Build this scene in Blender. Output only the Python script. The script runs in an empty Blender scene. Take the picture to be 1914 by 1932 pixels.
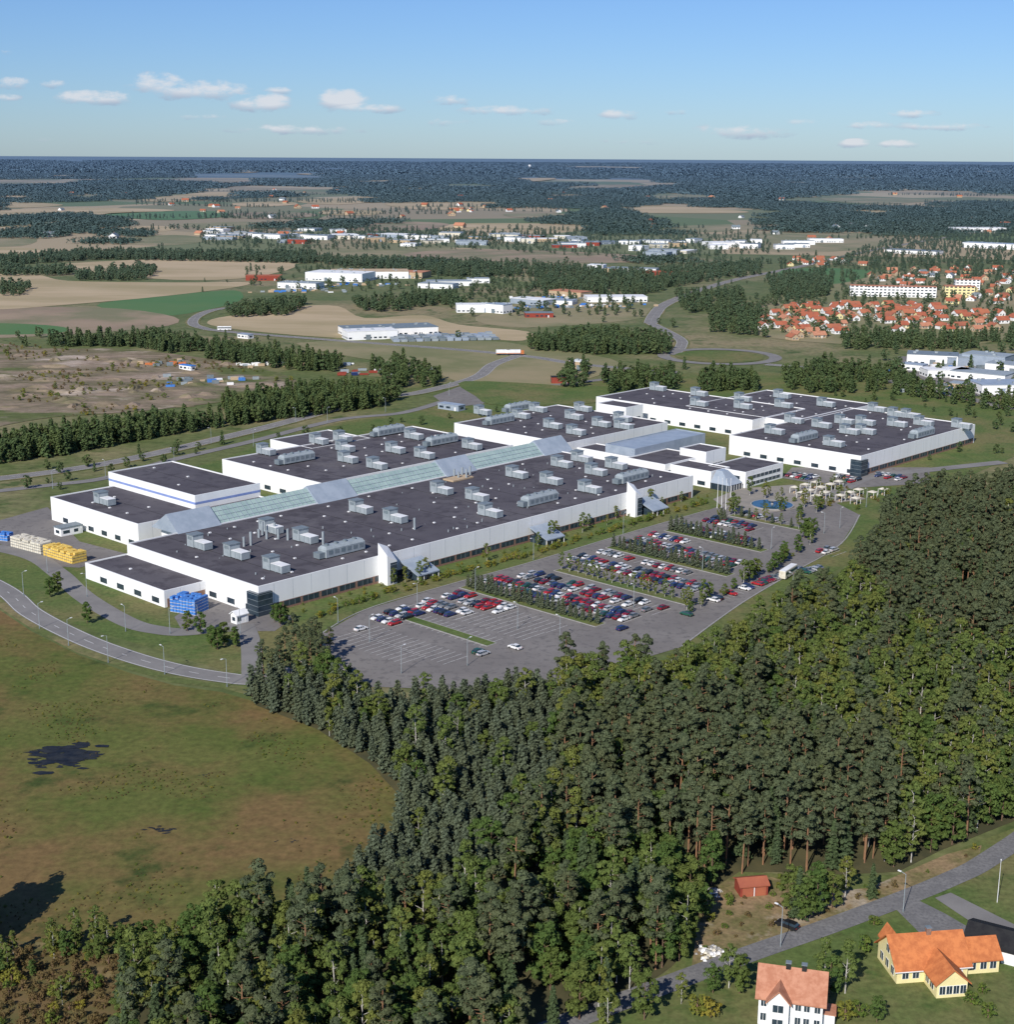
import bpy, math, random, numpy as np
from mathutils import Vector, Matrix, noise
from mathutils.geometry import tessellate_polygon
random.seed(7); rng=np.random.default_rng(7)
D=math.radians
scene=bpy.context.scene
# ---------------------------------------------------------------- camera / survey
H=140.0; FPX=2743.0
PITCH=math.atan((969-294)/FPX); ROLL=D(0.33)
RC=Matrix.Rotation(math.pi/2-PITCH,3,'X')@Matrix.Rotation(ROLL,3,'Z')
def P(px,py,h=0.0):
    """photogrammetric survey: photo bearing -> world point on the level z=h"""
    d=RC@Vector(((px-960)/FPX,-(py-969)/FPX,-1.0))
    t=(h-H)/min(d.z,-1e-4)
    return Vector((d.x*t,d.y*t,h))
cam=bpy.data.cameras.new('camera'); co=bpy.data.objects.new('camera',cam)
scene.collection.objects.link(co)
cam.sensor_fit='HORIZONTAL'; cam.sensor_width=36; cam.lens=36*FPX/1920
cam.clip_start=1; cam.clip_end=200000
co.matrix_world=Matrix.Translation((0,0,H))@RC.to_4x4()
scene.camera=co
scene.view_settings.view_transform='Standard'; scene.view_settings.look='None'; scene.view_settings.exposure=0
# ---------------------------------------------------------------- materials
def nt(m): 
    m.use_nodes=True; return m.node_tree
HAZE_RGB=(0.115,0.185,0.275)  # blue of the painted haze, mixed into distant surfaces
def haze_tint(n,l,vecout,col,reach=5200.0,start=900.0,top=.93):
    """haze painted into base colour: blue tint grows with distance from the survey origin (world space)"""
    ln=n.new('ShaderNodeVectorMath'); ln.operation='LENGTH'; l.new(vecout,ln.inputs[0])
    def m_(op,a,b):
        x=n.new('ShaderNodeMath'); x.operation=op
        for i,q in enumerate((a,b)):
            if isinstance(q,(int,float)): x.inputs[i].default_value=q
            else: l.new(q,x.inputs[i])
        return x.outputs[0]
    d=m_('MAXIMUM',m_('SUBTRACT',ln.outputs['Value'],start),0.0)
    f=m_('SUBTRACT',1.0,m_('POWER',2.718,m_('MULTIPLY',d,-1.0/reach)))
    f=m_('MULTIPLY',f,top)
    mx=n.new('ShaderNodeMix'); mx.data_type='RGBA'; l.new(f,mx.inputs[0]); l.new(col,mx.inputs[6]); mx.inputs[7].default_value=(*HAZE_RGB,1)
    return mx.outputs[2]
def mat(name,c1,c2=None,scale=0.3,rough=0.8,detail=6,spec=0.2,c3=None,scale3=0.02,ramp=(0.4,0.6),ramp3=(0.45,0.6),metal=0.0,stretch=None,c4=None,scale4=.1,ramp4=(.6,.66),air=0,fine=0,cells=None):
    m=bpy.data.materials.new(name); t=nt(m); n=t.nodes; l=t.links
    b=n['Principled BSDF']; b.inputs['Roughness'].default_value=rough
    b.inputs['Specular IOR Level'].default_value=spec; b.inputs['Metallic'].default_value=metal
    if c2 is None: 
        c2=tuple(x*0.85 for x in c1)
    g=n.new('ShaderNodeNewGeometry'); vec=g.outputs['Position']
    if stretch:
        mp=n.new('ShaderNodeMapping'); mp.inputs['Scale'].default_value=stretch; l.new(vec,mp.inputs[0]); vec=mp.outputs[0]
    def nz(s,r,d):
        x=n.new('ShaderNodeTexNoise'); x.inputs['Scale'].default_value=s; x.inputs['Detail'].default_value=d; x.inputs['Roughness'].default_value=0.66
        l.new(vec,x.inputs['Vector'])
        mr=n.new('ShaderNodeMapRange'); mr.inputs[1].default_value=r[0]; mr.inputs[2].default_value=r[1]; l.new(x.outputs[0],mr.inputs[0]); return mr.outputs[0],x
    f,x0=nz(scale,ramp,detail)
    mx=n.new('ShaderNodeMix'); mx.data_type='RGBA'; l.new(f,mx.inputs[0]); mx.inputs[6].default_value=(*c1,1); mx.inputs[7].default_value=(*c2,1); out=mx.outputs[2]
    for cx,sx_,rx in ((c3,scale3,ramp3),(c4,scale4,ramp4)):
        if cx:
            f3,_=nz(sx_,rx,8); m3=n.new('ShaderNodeMix'); m3.data_type='RGBA'; l.new(f3,m3.inputs[0]); l.new(out,m3.inputs[6]); m3.inputs[7].default_value=(*cx,1); out=m3.outputs[2]
    if cells:   # patchwork of separately cropped fields
        vo=n.new('ShaderNodeTexVoronoi'); vo.inputs['Scale'].default_value=cells; l.new(vec,vo.inputs['Vector'])
        sp=n.new('ShaderNodeSeparateColor'); l.new(vo.outputs['Color'],sp.inputs[0])
        cr=n.new('ShaderNodeValToRGB'); cr.color_ramp.interpolation='CONSTANT'; e=cr.color_ramp.elements
        cols=[(0,(.4,.31,.19)),(.22,(.15,.17,.075)),(.45,(.3,.24,.15)),(.6,(.1,.15,.05)),(.78,(.44,.36,.23)),(.9,(.2,.19,.1))]
        e[0].position=0; e[0].color=(*cols[0][1],1); e[1].position=.22; e[1].color=(*cols[1][1],1)
        for p_,c_ in cols[2:]:
            q=e.new(p_); q.color=(*c_,1)
        l.new(sp.outputs[0],cr.inputs[0])
        m5=n.new('ShaderNodeMix'); m5.data_type='RGBA'; m5.inputs[0].default_value=.85; l.new(out,m5.inputs[6]); l.new(cr.outputs[0],m5.inputs[7]); out=m5.outputs[2]
    if fine:
        f5,_=nz(fine,(.25,.75),6); mr=n.new('ShaderNodeMapRange'); mr.inputs[3].default_value=.62; mr.inputs[4].default_value=1.38; l.new(f5,mr.inputs[0])
        vm=n.new('ShaderNodeVectorMath'); vm.operation='SCALE'; l.new(out,vm.inputs[0]); l.new(mr.outputs[0],vm.inputs['Scale']); out=vm.outputs[0]
    if air: out=haze_tint(n,l,g.outputs['Position'],out,air,top=.93 if air<8000 else .8)  # distance haze goes into the base colour
    l.new(out,b.inputs['Base Color'])
    return m
LB=1.5
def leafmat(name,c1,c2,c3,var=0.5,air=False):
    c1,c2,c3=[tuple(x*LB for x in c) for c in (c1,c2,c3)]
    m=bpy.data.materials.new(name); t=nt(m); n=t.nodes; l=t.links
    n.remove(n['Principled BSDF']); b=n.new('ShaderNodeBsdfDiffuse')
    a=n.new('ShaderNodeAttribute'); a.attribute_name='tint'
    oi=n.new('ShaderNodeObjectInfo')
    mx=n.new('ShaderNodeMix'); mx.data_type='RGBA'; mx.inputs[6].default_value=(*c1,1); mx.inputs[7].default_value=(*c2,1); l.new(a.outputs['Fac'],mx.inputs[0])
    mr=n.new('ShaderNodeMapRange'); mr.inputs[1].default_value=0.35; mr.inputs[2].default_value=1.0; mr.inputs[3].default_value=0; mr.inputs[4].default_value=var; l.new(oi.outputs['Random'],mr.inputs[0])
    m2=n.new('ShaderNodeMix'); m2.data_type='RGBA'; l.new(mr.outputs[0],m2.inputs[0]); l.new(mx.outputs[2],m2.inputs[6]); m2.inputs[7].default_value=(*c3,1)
    out=m2.outputs[2]
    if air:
        g=n.new('ShaderNodeNewGeometry'); out=haze_tint(n,l,g.outputs['Position'],out); l.new(out,b.inputs['Color']); l.new(b.outputs[0],n['Material Output'].inputs[0]); return m  # far foliage colour carries painted haze
    l.new(out,b.inputs['Color'])
    tr=n.new('ShaderNodeBsdfTranslucent'); l.new(out,tr.inputs['Color'])
    ms=n.new('ShaderNodeMixShader'); ms.inputs[0].default_value=0.25; l.new(b.outputs[0],ms.inputs[1]); l.new(tr.outputs[0],ms.inputs[2])
    l.new(ms.outputs[0],n['Material Output'].inputs[0]); return m
M={}
M['asphalt']=mat('asphalt',(0.18,0.166,0.157),(0.215,0.2,0.187),scale=0.05,rough=0.9,c3=(0.148,0.138,0.132),scale3=0.4,ramp3=(.5,.62))
M['road']=mat('road_asphalt',(0.19,0.182,0.175),(0.23,0.22,0.21),scale=0.1,rough=0.9)
M['lane']=mat('lane_asphalt',(0.17,0.166,0.165),(0.21,0.205,0.2),scale=0.3,rough=0.9,c3=(.14,.138,.138),scale3=1.5)
M['paint']=mat('road_paint',(0.7,0.7,0.68),(0.6,0.6,0.58),scale=1)
M['kerb']=mat('kerb_stone',(0.35,0.34,0.32),(0.28,0.27,0.26),scale=1)
M['white']=mat('white_cladding',(0.85,0.85,0.835),(0.8,0.8,0.79),scale=0.15,rough=0.5,stretch=(1,1,0.2))
M['trim']=mat('white_trim',(0.83,0.83,0.82),rough=0.5)
M['roof']=mat('bitumen_roof',(0.085,0.078,0.09),(0.11,0.102,0.113),scale=0.03,rough=0.9,c3=(0.068,0.062,0.072),scale3=0.15,ramp3=(.5,.6),c4=(0.14,0.13,0.135),scale4=.02,ramp4=(.58,.68))
M['glass']=mat('window_glass',(0.02,0.035,0.05),(0.04,0.06,0.08),scale=0.3,rough=0.12,spec=0.6)
M['brick']=mat('brick_dado',(0.3,0.18,0.13),(0.22,0.13,0.1),scale=1.5)
M['grey']=mat('grey_metal',(0.27,0.31,0.33),(0.33,0.37,0.39),scale=0.5,rough=0.5)
M['dgrey']=mat('dark_grey_metal',(0.15,0.19,0.21),(0.2,0.23,0.25),scale=0.5,rough=0.5)
M['bluegrey']=mat('blue_grey_sheet',(0.33,0.38,0.44),(0.27,0.32,0.38),scale=0.2,rough=0.4)
M['skyglass']=mat('skylight_glass',(0.36,0.47,0.43),(0.28,0.38,0.36),scale=0.25,rough=0.25,spec=0.5)
M['blue']=mat('blue_paint',(0.05,0.16,0.5),(0.08,0.25,0.6),scale=1,rough=0.5)
M['stripe']=mat('blue_stripe',(0.25,0.33,0.62),rough=0.5)
M['yellow']=mat('yellow_crate',(0.8,0.58,0.16),(0.65,0.42,0.08),scale=1)
M['cream']=mat('cream_crate',(0.7,0.66,0.55),(0.55,0.5,0.4),scale=1)
M['orange']=mat('orange_tile',(0.58,0.2,0.07),(0.44,0.14,0.05),scale=0.8)
M['pink']=mat('faded_tile',(0.5,0.24,0.15),(0.4,0.17,0.1),scale=0.8)
M['redtile']=mat('red_tile',(0.4,0.13,0.07),(0.33,0.1,0.06),scale=0.2)
M['ttile']=mat('town_tile',(0.42,0.15,0.08),(0.3,0.11,0.07),scale=0.03)
M['ywall']=mat('yellow_render',(0.82,0.72,0.38),(0.76,0.66,0.34),scale=0.5)
M['redwall']=mat('falu_red_boards',(0.3,0.06,0.04),(0.24,0.05,0.035),scale=0.8)
M['black']=mat('black_roofing',(0.02,0.02,0.022),(0.03,0.03,0.03),scale=0.6)
M['tan']=mat('tan_wall',(0.5,0.38,0.25),rough=0.8)
M['bark']=mat('bark',(0.14,0.09,0.06),(0.2,0.13,0.09),scale=2)
M['pinebark']=mat('pine_bark',(0.3,0.16,0.085),(0.22,0.13,0.08),scale=1)
M['birchbark']=mat('birch_bark',(0.6,0.58,0.53),(0.3,0.28,0.25),scale=1.5)
M['lf_pine']=leafmat('pine_needles',(0.047,0.062,0.034),(0.09,0.107,0.056),(0.08,0.086,0.04))
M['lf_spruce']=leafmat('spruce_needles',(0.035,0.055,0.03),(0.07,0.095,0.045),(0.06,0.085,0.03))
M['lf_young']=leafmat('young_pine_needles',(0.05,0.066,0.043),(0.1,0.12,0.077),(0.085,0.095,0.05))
M['lf_birch']=leafmat('birch_leaves',(0.055,0.083,0.024),(0.11,0.14,0.04),(0.16,0.14,0.03),0.4)
M['lf_dec']=leafmat('broad_leaves',(0.036,0.066,0.019),(0.078,0.115,0.032),(0.11,0.115,0.03),0.45)
M['lf_bush']=leafmat('shrub_leaves',(0.05,0.085,0.02),(0.11,0.14,0.03),(0.22,0.17,0.03),0.7)
M['lf_heath']=leafmat('heath_leaves',(0.085,0.06,0.028),(0.14,0.10,0.045),(0.11,0.09,0.035),0.7)
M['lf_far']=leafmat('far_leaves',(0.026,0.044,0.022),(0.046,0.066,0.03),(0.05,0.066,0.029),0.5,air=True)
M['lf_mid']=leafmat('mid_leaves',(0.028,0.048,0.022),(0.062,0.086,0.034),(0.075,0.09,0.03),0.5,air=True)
# ---------------------------------------------------------------- mesh builder
BOX=[(0,3,2,1),(4,5,6,7),(0,1,5,4),(1,2,6,5),(2,3,7,6),(3,0,4,7)]
class MB:
    def __init__(s): s.v=[];s.f=[];s.m=[];s.mats=[]
    def mi(s,k):
        if k not in s.mats: s.mats.append(k)
        return s.mats.index(k)
    def add(s,vs,fs,k):
        o=len(s.v); s.v+= [tuple(x) for x in vs]; i=s.mi(k)
        for f in fs: s.f.append(tuple(o+a for a in f)); s.m.append(i)
    def box(s,x0,x1,y0,y1,z0,z1,k):
        s.add([(x0,y0,z0),(x1,y0,z0),(x1,y1,z0),(x0,y1,z0),(x0,y0,z1),(x1,y0,z1),(x1,y1,z1),(x0,y1,z1)],BOX,k)
    def frus(s,a,b,z0,z1,k):
        s.add([(a[0],a[2],z0),(a[1],a[2],z0),(a[1],a[3],z0),(a[0],a[3],z0),(b[0],b[2],z1),(b[1],b[2],z1),(b[1],b[3],z1),(b[0],b[3],z1)],BOX,k)
    def cyl(s,p0,p1,r0,r1,k,n=8):
        p0=Vector(p0);p1=Vector(p1);d=(p1-p0).normalized(); a=d.orthogonal().normalized(); b=d.cross(a)
        vs=[]
        for p,r in((p0,r0),(p1,r1)):
            for i in range(n):
                an=2*math.pi*i/n; vs.append(p+a*math.cos(an)*r+b*math.sin(an)*r)
        fs=[(i,(i+1)%n,n+(i+1)%n,n+i) for i in range(n)]+[tuple(range(n-1,-1,-1)),tuple(range(n,2*n))]
        s.add(vs,fs,k)
    def gable(s,x0,x1,y0,y1,ze,zr,kroof,kwall,ov=0.5,th=0.25,axis='x'):
        T=(lambda x,y,z:(x,y,z)) if axis=='x' else (lambda x,y,z:(y,x,z))
        if axis=='y': x0,x1,y0,y1=y0,y1,x0,x1
        ym=(y0+y1)/2; sl=(zr-ze)/(ym-y0); zo=ze-sl*ov
        for x,sg in((x0,1),(x1,-1)):
            s.add([T(x,y0,ze),T(x,y1,ze),T(x,ym,zr)],[(0,1,2)],kwall)
        for ya,sg in((y0-ov,1),(y1+ov,-1)):
            q=[T(x0-ov,ya,zo+.02),T(x1+ov,ya,zo+.02),T(x1+ov,ym,zr+.02),T(x0-ov,ym,zr+.02)]
            q2=[(a,b,c+th) for a,b,c in q]
            s.add(q+q2,BOX,kroof)
    def mesh(s,name):
        me=bpy.data.meshes.new(name); me.from_pydata(s.v,[],s.f)
        for k in s.mats: me.materials.append(M[k])
        me.polygons.foreach_set('material_index',s.m); me.update(); return me
def obj(name,me,loc=(0,0,0),rot=0,parent=None,scale=1):
    o=bpy.data.objects.new(name,me); scene.collection.objects.link(o)
    if parent: o.parent=parent
    o.location=loc; o.rotation_euler=(0,0,rot); 
    o.scale=(scale,)*3 if not hasattr(scale,'__len__') else scale
    return o
# ---------------------------------------------------------------- polygons / roads
def catmull(pts,closed=False,n=8):
    out=[];N=len(pts)
    rngi=range(N if closed else N-1)
    for i in rngi:
        g=lambda j: pts[j%N] if closed else pts[max(0,min(N-1,j))]
        p0,p1,p2,p3=g(i-1),g(i),g(i+1),g(i+2)
        for k in range(n):
            t=k/n; out.append(0.5*((2*p1)+(p2-p0)*t+(2*p0-5*p1+4*p2-p3)*t*t+(3*p1-p0-3*p2+p3)*t**3))
    if not closed: out.append(pts[-1].copy())
    return out
def wpoly(px): return [P(a,b) for a,b in px]
def sheet(name,px,z,k,smooth=0,wob=0,world=False):
    pts=[Vector(p) for p in px] if world else wpoly(px)
    if smooth: pts=catmull(pts,True,smooth)
    if wob: pts=[p+Vector((noise.noise(p*0.05)*wob+noise.noise(p*.3)*wob*.3,noise.noise(p*0.05+Vector((9,9,9)))*wob,0)) for p in pts]
    pts=[Vector((p.x,p.y,z)) for p in pts]
    tri=tessellate_polygon([pts]); me=bpy.data.meshes.new(name)
    fs=[]
    for t in tri:
        a,b,c=[pts[i] for i in t]
        fs.append(t if (b-a).cross(c-a).z>0 else t[::-1])
    me.from_pydata(pts,[],fs); me.materials.append(M[k]); me.update()
    return obj(name,me)
def ribbon(mb,pts,off,w,z,k,dash=0,gap=0):
    acc=0;vs=[];fs=[]
    n=len(pts)
    for i,p in enumerate(pts):
        d=(pts[min(i+1,n-1)]-pts[max(i-1,0)]).normalized(); nn=Vector((-d.y,d.x,0))
        c=p+nn*off; vs+= [(c.x+nn.x*w/2,c.y+nn.y*w/2,z),(c.x-nn.x*w/2,c.y-nn.y*w/2,z)]
    for i in range(n-1):
        acc+=(pts[i+1]-pts[i]).length
        if dash and (acc%(dash+gap))>dash: continue
        fs.append((2*i+1,2*i+3,2*i+2,2*i))
    mb.add(vs,fs,k)
def road(name,px,w,z,k='road',lines=False,n=10,world=False,verge=False):
    pts=catmull([Vector(p) for p in px] if world else wpoly(px),False,n)
    mb=MB(); ribbon(mb,pts,0,w,z,k)
    if verge: ribbon(mb,pts,0,w+3,z-.03,'straw')
    if lines:
        dd=[]
        for i in range(len(pts)-1):
            m=max(1,int((pts[i+1]-pts[i]).length/2)); dd+=[pts[i].lerp(pts[i+1],j/m) for j in range(m)]
        dd.append(pts[-1])
        ribbon(mb,dd,w/2-.4,.18,z+.012,'paint'); ribbon(mb,dd,-w/2+.4,.18,z+.012,'paint'); ribbon(mb,dd,0,.16,z+.012,'paint',3,6)
    return obj(name,mb.mesh(name)),pts
# ---------------------------------------------------------------- ground
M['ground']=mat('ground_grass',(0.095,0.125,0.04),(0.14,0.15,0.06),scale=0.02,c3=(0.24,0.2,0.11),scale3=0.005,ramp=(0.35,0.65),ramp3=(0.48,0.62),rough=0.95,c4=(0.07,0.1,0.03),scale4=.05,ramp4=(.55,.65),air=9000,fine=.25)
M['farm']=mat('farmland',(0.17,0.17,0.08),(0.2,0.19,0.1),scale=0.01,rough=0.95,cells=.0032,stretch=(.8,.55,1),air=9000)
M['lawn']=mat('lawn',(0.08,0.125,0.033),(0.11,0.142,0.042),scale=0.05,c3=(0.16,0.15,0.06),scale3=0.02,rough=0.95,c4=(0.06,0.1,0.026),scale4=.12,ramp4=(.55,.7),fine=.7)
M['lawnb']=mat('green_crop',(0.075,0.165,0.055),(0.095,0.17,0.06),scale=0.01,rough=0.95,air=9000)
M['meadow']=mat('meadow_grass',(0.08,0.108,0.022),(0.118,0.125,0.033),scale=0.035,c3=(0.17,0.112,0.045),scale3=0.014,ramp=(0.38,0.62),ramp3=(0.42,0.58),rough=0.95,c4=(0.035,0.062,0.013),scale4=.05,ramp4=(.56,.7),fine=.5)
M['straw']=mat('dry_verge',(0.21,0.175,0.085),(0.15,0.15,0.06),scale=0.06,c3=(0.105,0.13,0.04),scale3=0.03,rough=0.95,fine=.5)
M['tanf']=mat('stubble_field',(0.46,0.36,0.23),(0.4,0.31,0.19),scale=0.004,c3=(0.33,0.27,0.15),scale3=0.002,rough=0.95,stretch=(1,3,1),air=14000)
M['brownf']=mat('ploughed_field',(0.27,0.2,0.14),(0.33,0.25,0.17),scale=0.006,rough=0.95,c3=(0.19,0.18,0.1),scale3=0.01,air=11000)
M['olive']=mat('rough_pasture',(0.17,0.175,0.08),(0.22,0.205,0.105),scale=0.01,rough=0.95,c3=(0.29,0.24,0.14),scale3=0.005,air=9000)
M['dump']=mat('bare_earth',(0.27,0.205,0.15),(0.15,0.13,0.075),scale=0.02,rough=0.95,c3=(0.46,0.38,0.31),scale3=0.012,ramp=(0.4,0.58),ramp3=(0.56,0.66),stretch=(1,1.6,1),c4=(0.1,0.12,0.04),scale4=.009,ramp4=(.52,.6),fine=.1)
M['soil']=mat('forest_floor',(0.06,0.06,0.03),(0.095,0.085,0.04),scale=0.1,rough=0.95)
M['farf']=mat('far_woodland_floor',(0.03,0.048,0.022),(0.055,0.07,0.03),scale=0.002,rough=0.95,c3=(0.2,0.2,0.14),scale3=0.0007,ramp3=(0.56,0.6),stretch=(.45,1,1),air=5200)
M['dirt']=mat('sandy_dirt',(0.27,0.19,0.105),(0.14,0.13,0.05),scale=0.12,rough=0.95,c3=(0.36,0.3,0.22),scale3=0.05,ramp3=(0.55,0.62),fine=1)
M['heathg']=mat('heath_ground',(0.16,0.11,0.05),(0.1,0.1,0.035),scale=0.12,rough=0.95,c3=(0.22,0.17,0.08),scale3=0.05,ramp3=(0.55,0.62))
M['mud']=mat('wet_ditch',(0.012,0.014,0.018),(0.03,0.03,0.028),scale=0.3,rough=0.5)
M['paving']=mat('light_paving',(0.3,0.27,0.23),(0.25,0.23,0.2),scale=0.2)
M['water']=mat('pond_water',(0.03,0.09,0.14),rough=0.08,spec=0.6)
def polar(name,radii,z):
    n=72; vs=[(0,0,z)]; fs=[]
    rr=[r for r in radii if r>0]; base=1
    for r in rr: vs+=[(r*math.cos(2*math.pi*i/n),r*math.sin(2*math.pi*i/n),z) for i in range(n)]
    fs+=[(0,1+i,1+(i+1)%n) for i in range(n)]
    for j in range(len(rr)-1):
        a=base+j*n;b=a+n; fs+=[(a+i,b+i,b+(i+1)%n,a+(i+1)%n) for i in range(n)]
    me=bpy.data.meshes.new(name); me.from_pydata(vs,[],fs); 
    for k in('ground','farm','farf'): me.materials.append(M[k])
    def zone(p):
        r=Vector(me.vertices[p.vertices[0]].co).length
        return 2 if r>=8900 else (1 if r>=2190 else 0)
    me.polygons.foreach_set('material_index',[zone(p) for p in me.polygons])
    me.update(); return obj(name,me)
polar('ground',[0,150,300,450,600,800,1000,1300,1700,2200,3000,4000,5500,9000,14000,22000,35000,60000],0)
# ---------------------------------------------------------------- polygons helpers numpy
def inpoly(X,Y,poly):
    ins=np.zeros(X.shape,bool); n=len(poly)
    for i in range(n):
        x1,y1=poly[i][0],poly[i][1]; x2,y2=poly[(i+1)%n][0],poly[(i+1)%n][1]
        c=((y1>Y)!=(y2>Y)); 
        if abs(y2-y1)<1e-9: continue
        ins^= c&(X<(x2-x1)*(Y-y1)/(y2-y1)+x1)
    return ins
def scatter(poly,sp,jit=0.45):
    a=np.array([(p[0],p[1]) for p in poly]); x0,y0=a.min(0);x1,y1=a.max(0)
    X,Y=np.meshgrid(np.arange(x0,x1+sp,sp),np.arange(y0,y1+sp,sp)); X=X.ravel();Y=Y.ravel()
    X=X+rng.uniform(-jit,jit,X.size)*sp; Y=Y+rng.uniform(-jit,jit,Y.size)*sp
    k=inpoly(X,Y,a)
    return np.stack([X[k],Y[k]],1)
# ---------------------------------------------------------------- trees
def unit(a): return a/np.maximum(np.linalg.norm(a,axis=1,keepdims=True),1e-6)
def leafmesh(name,tr,C,N,S,T,kb,kl,el=1.0):
    n=len(C); N=unit(N); r=unit(rng.normal(size=(n,3))); t=unit(np.cross(N,r)); b=np.cross(N,t); s=S[:,None]
    V=np.concatenate([C+t*s*el,C-t*s*.6*el+b*s*.75,C-t*s*.5*el-b*s*.8],1).reshape(-1,3)
    tv=np.array(tr.v).reshape(-1,3); nv=len(tv)
    me=bpy.data.meshes.new(name)
    verts=[tuple(x) for x in tv]+[tuple(x) for x in V]
    faces=list(tr.f)+[(nv+3*i,nv+3*i+1,nv+3*i+2) for i in range(n)]
    me.from_pydata(verts,[],faces); me.materials.append(M[kb]); me.materials.append(M[kl])
    me.polygons.foreach_set('material_index',[0]*len(tr.f)+[1]*n)
    at=me.attributes.new('tint','FLOAT','POINT'); at.data.foreach_set('value',np.concatenate([np.zeros(nv),np.repeat(T,3)]))
    me.update(); return me
def clumps(cs,rs,n,size,flat=0.7,jit=0.6):
    C=[];N=[];S=[];T=[]
    for c,r in zip(cs,rs):
        d=unit(rng.normal(size=(n,3))); d[:,2]=np.where(d[:,2]<-.3,-d[:,2],d[:,2])
        q=rng.uniform(.6,1.05,size=(n,1))
        C.append(np.array(c)+d*q*r*np.array([1,1,flat])); N.append(d+rng.normal(size=(n,3))*jit*.6+np.array([0,0,.25])); S.append(rng.uniform(.6,1.3,n)*size)
        T.append(np.clip(rng.uniform(0,1)*.6+rng.uniform(0,.4,n),0,1))
    return [np.concatenate(x) for x in (C,N,S,T)]
def pine(name,Ht):
    tb=MB(); r0=.2; lean=rng.uniform(-.5,.5,2)
    tb.cyl((0,0,0),(lean[0]*.5,lean[1]*.5,Ht*.5),r0,r0*.75,'pinebark',5); tb.cyl((lean[0]*.5,lean[1]*.5,Ht*.5),(lean[0],lean[1],Ht*.96),r0*.75,.05,'pinebark',5)
    cs=[];rs=[]
    for i in range(24):
        u=(i+rng.uniform(0,1))/24; z=Ht*(.46+.52*u); R=2.9*math.sin(math.pi*min(1,.3+.72*u))**.7
        an=rng.uniform(0,6.28); rr=R*rng.uniform(.2,1)
        c=(lean[0]*.8+rr*math.cos(an),lean[1]*.8+rr*math.sin(an),z); cs.append(c); rs.append(rng.uniform(.7,1.3)*(1.1-.35*u))
        if i%2==0: tb.cyl((lean[0]*.8,lean[1]*.8,z-.8),c,.06,.03,'pinebark',3)
    C,N,S,T=clumps(cs,rs,66,.3,.65)
    return leafmesh(name,tb,C,N,S,T,'pinebark','lf_pine')
def conifer(name,Ht,R,n,size,kl,pw=.8,base=.08,kb='bark'):
    tb=MB(); tb.cyl((0,0,0),(0,0,Ht*.97),.17,.03,kb,5)
    nb=int(Ht*6); 
    C=[];N=[];S=[];T=[]
    per=n//nb
    for i in range(nb):
        u=(i+rng.uniform(0,1))/nb; z=Ht*(base+(1-base)*u); L=R*max(.06,(1-u))**pw*rng.uniform(.6,1.15)+.15
        an=i*2.4+rng.uniform(-.4,.4); d=np.array([math.cos(an),math.sin(an),0]); pp=np.array([-d[1],d[0],0])
        m=max(4,int(per*(.4+1.2*(1-u)))); q=rng.uniform(.15,1,m)[:,None]
        w=rng.normal(size=(m,1))*.3*(1.1-q)*L*.8
        c=np.array([0,0,z])+d*q*L+pp*w+np.array([0,0,1])*(-.18*q*L+.12*L*q*q+rng.normal(size=(m,1))*.12)
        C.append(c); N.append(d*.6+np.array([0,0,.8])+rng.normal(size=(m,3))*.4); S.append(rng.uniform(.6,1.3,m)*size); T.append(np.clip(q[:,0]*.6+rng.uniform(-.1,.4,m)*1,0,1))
        if i%6==0: tb.cyl((0,0,z),tuple(np.array([0,0,z-.1*L])+d*L*.8),.035,.015,kb,3)
    C,N,S,T=[np.concatenate(x) for x in (C,N,S,T)]
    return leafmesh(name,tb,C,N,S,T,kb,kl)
def broad(name,Ht,R,nc,per,size,kl,kb='bark',low=.25,rc=.28):
    tb=MB(); tb.cyl((0,0,0),(0,0,Ht*.45),.18,.13,kb,5); tb.cyl((0,0,Ht*.45),(.2,.1,Ht*.9),.13,.03,kb,5)
    cs=[];rs=[]
    for i in range(nc):
        u=(i+rng.uniform(0,1))/nc; z=Ht*(low+(0.97-low)*u); rr=R*math.sin(math.pi*(.12+.8*u))**.8*rng.uniform(.35,.95); an=rng.uniform(0,6.28)
        c=(rr*math.cos(an),rr*math.sin(an),z); cs.append(c); rs.append(R*rc*rng.uniform(.7,1.3)); 
        if i%3==0: tb.cyl((0,0,max(.5,z-1.2)),c,.05,.02,kb,3)
    C,N,S,T=clumps(cs,rs,per,size,.8)
    return leafmesh(name,tb,C,N,S,T,kb,kl)
TR={}
TR['pine']=[pine('pine_tree',16) for _ in range(4)]
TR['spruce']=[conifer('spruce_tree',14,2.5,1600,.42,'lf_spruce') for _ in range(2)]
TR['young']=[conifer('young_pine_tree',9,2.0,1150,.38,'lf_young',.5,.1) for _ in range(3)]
TR['birch']=[broad('birch_tree',14,2.9,34,48,.33,'lf_birch','birchbark',.22) for _ in range(3)]
TR['broad']=[broad('broadleaf_tree',12,3.6,38,52,.39,'lf_dec','bark',.15) for _ in range(3)]
TR['bush']=[broad('bush',2.4,1.5,10,30,.22,'lf_bush','bark',.1,.45) for _ in range(2)]
TR['heath']=[broad('heath_bush',1.6,1.2,8,28,.18,'lf_heath','bark',.05,.45) for _ in range(2)]
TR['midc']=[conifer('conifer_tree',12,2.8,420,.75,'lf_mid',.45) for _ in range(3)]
TR['midb']=[broad('deciduous_tree',10,3.6,16,22,.75,'lf_mid','bark',.12,.4) for _ in range(3)]
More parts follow.
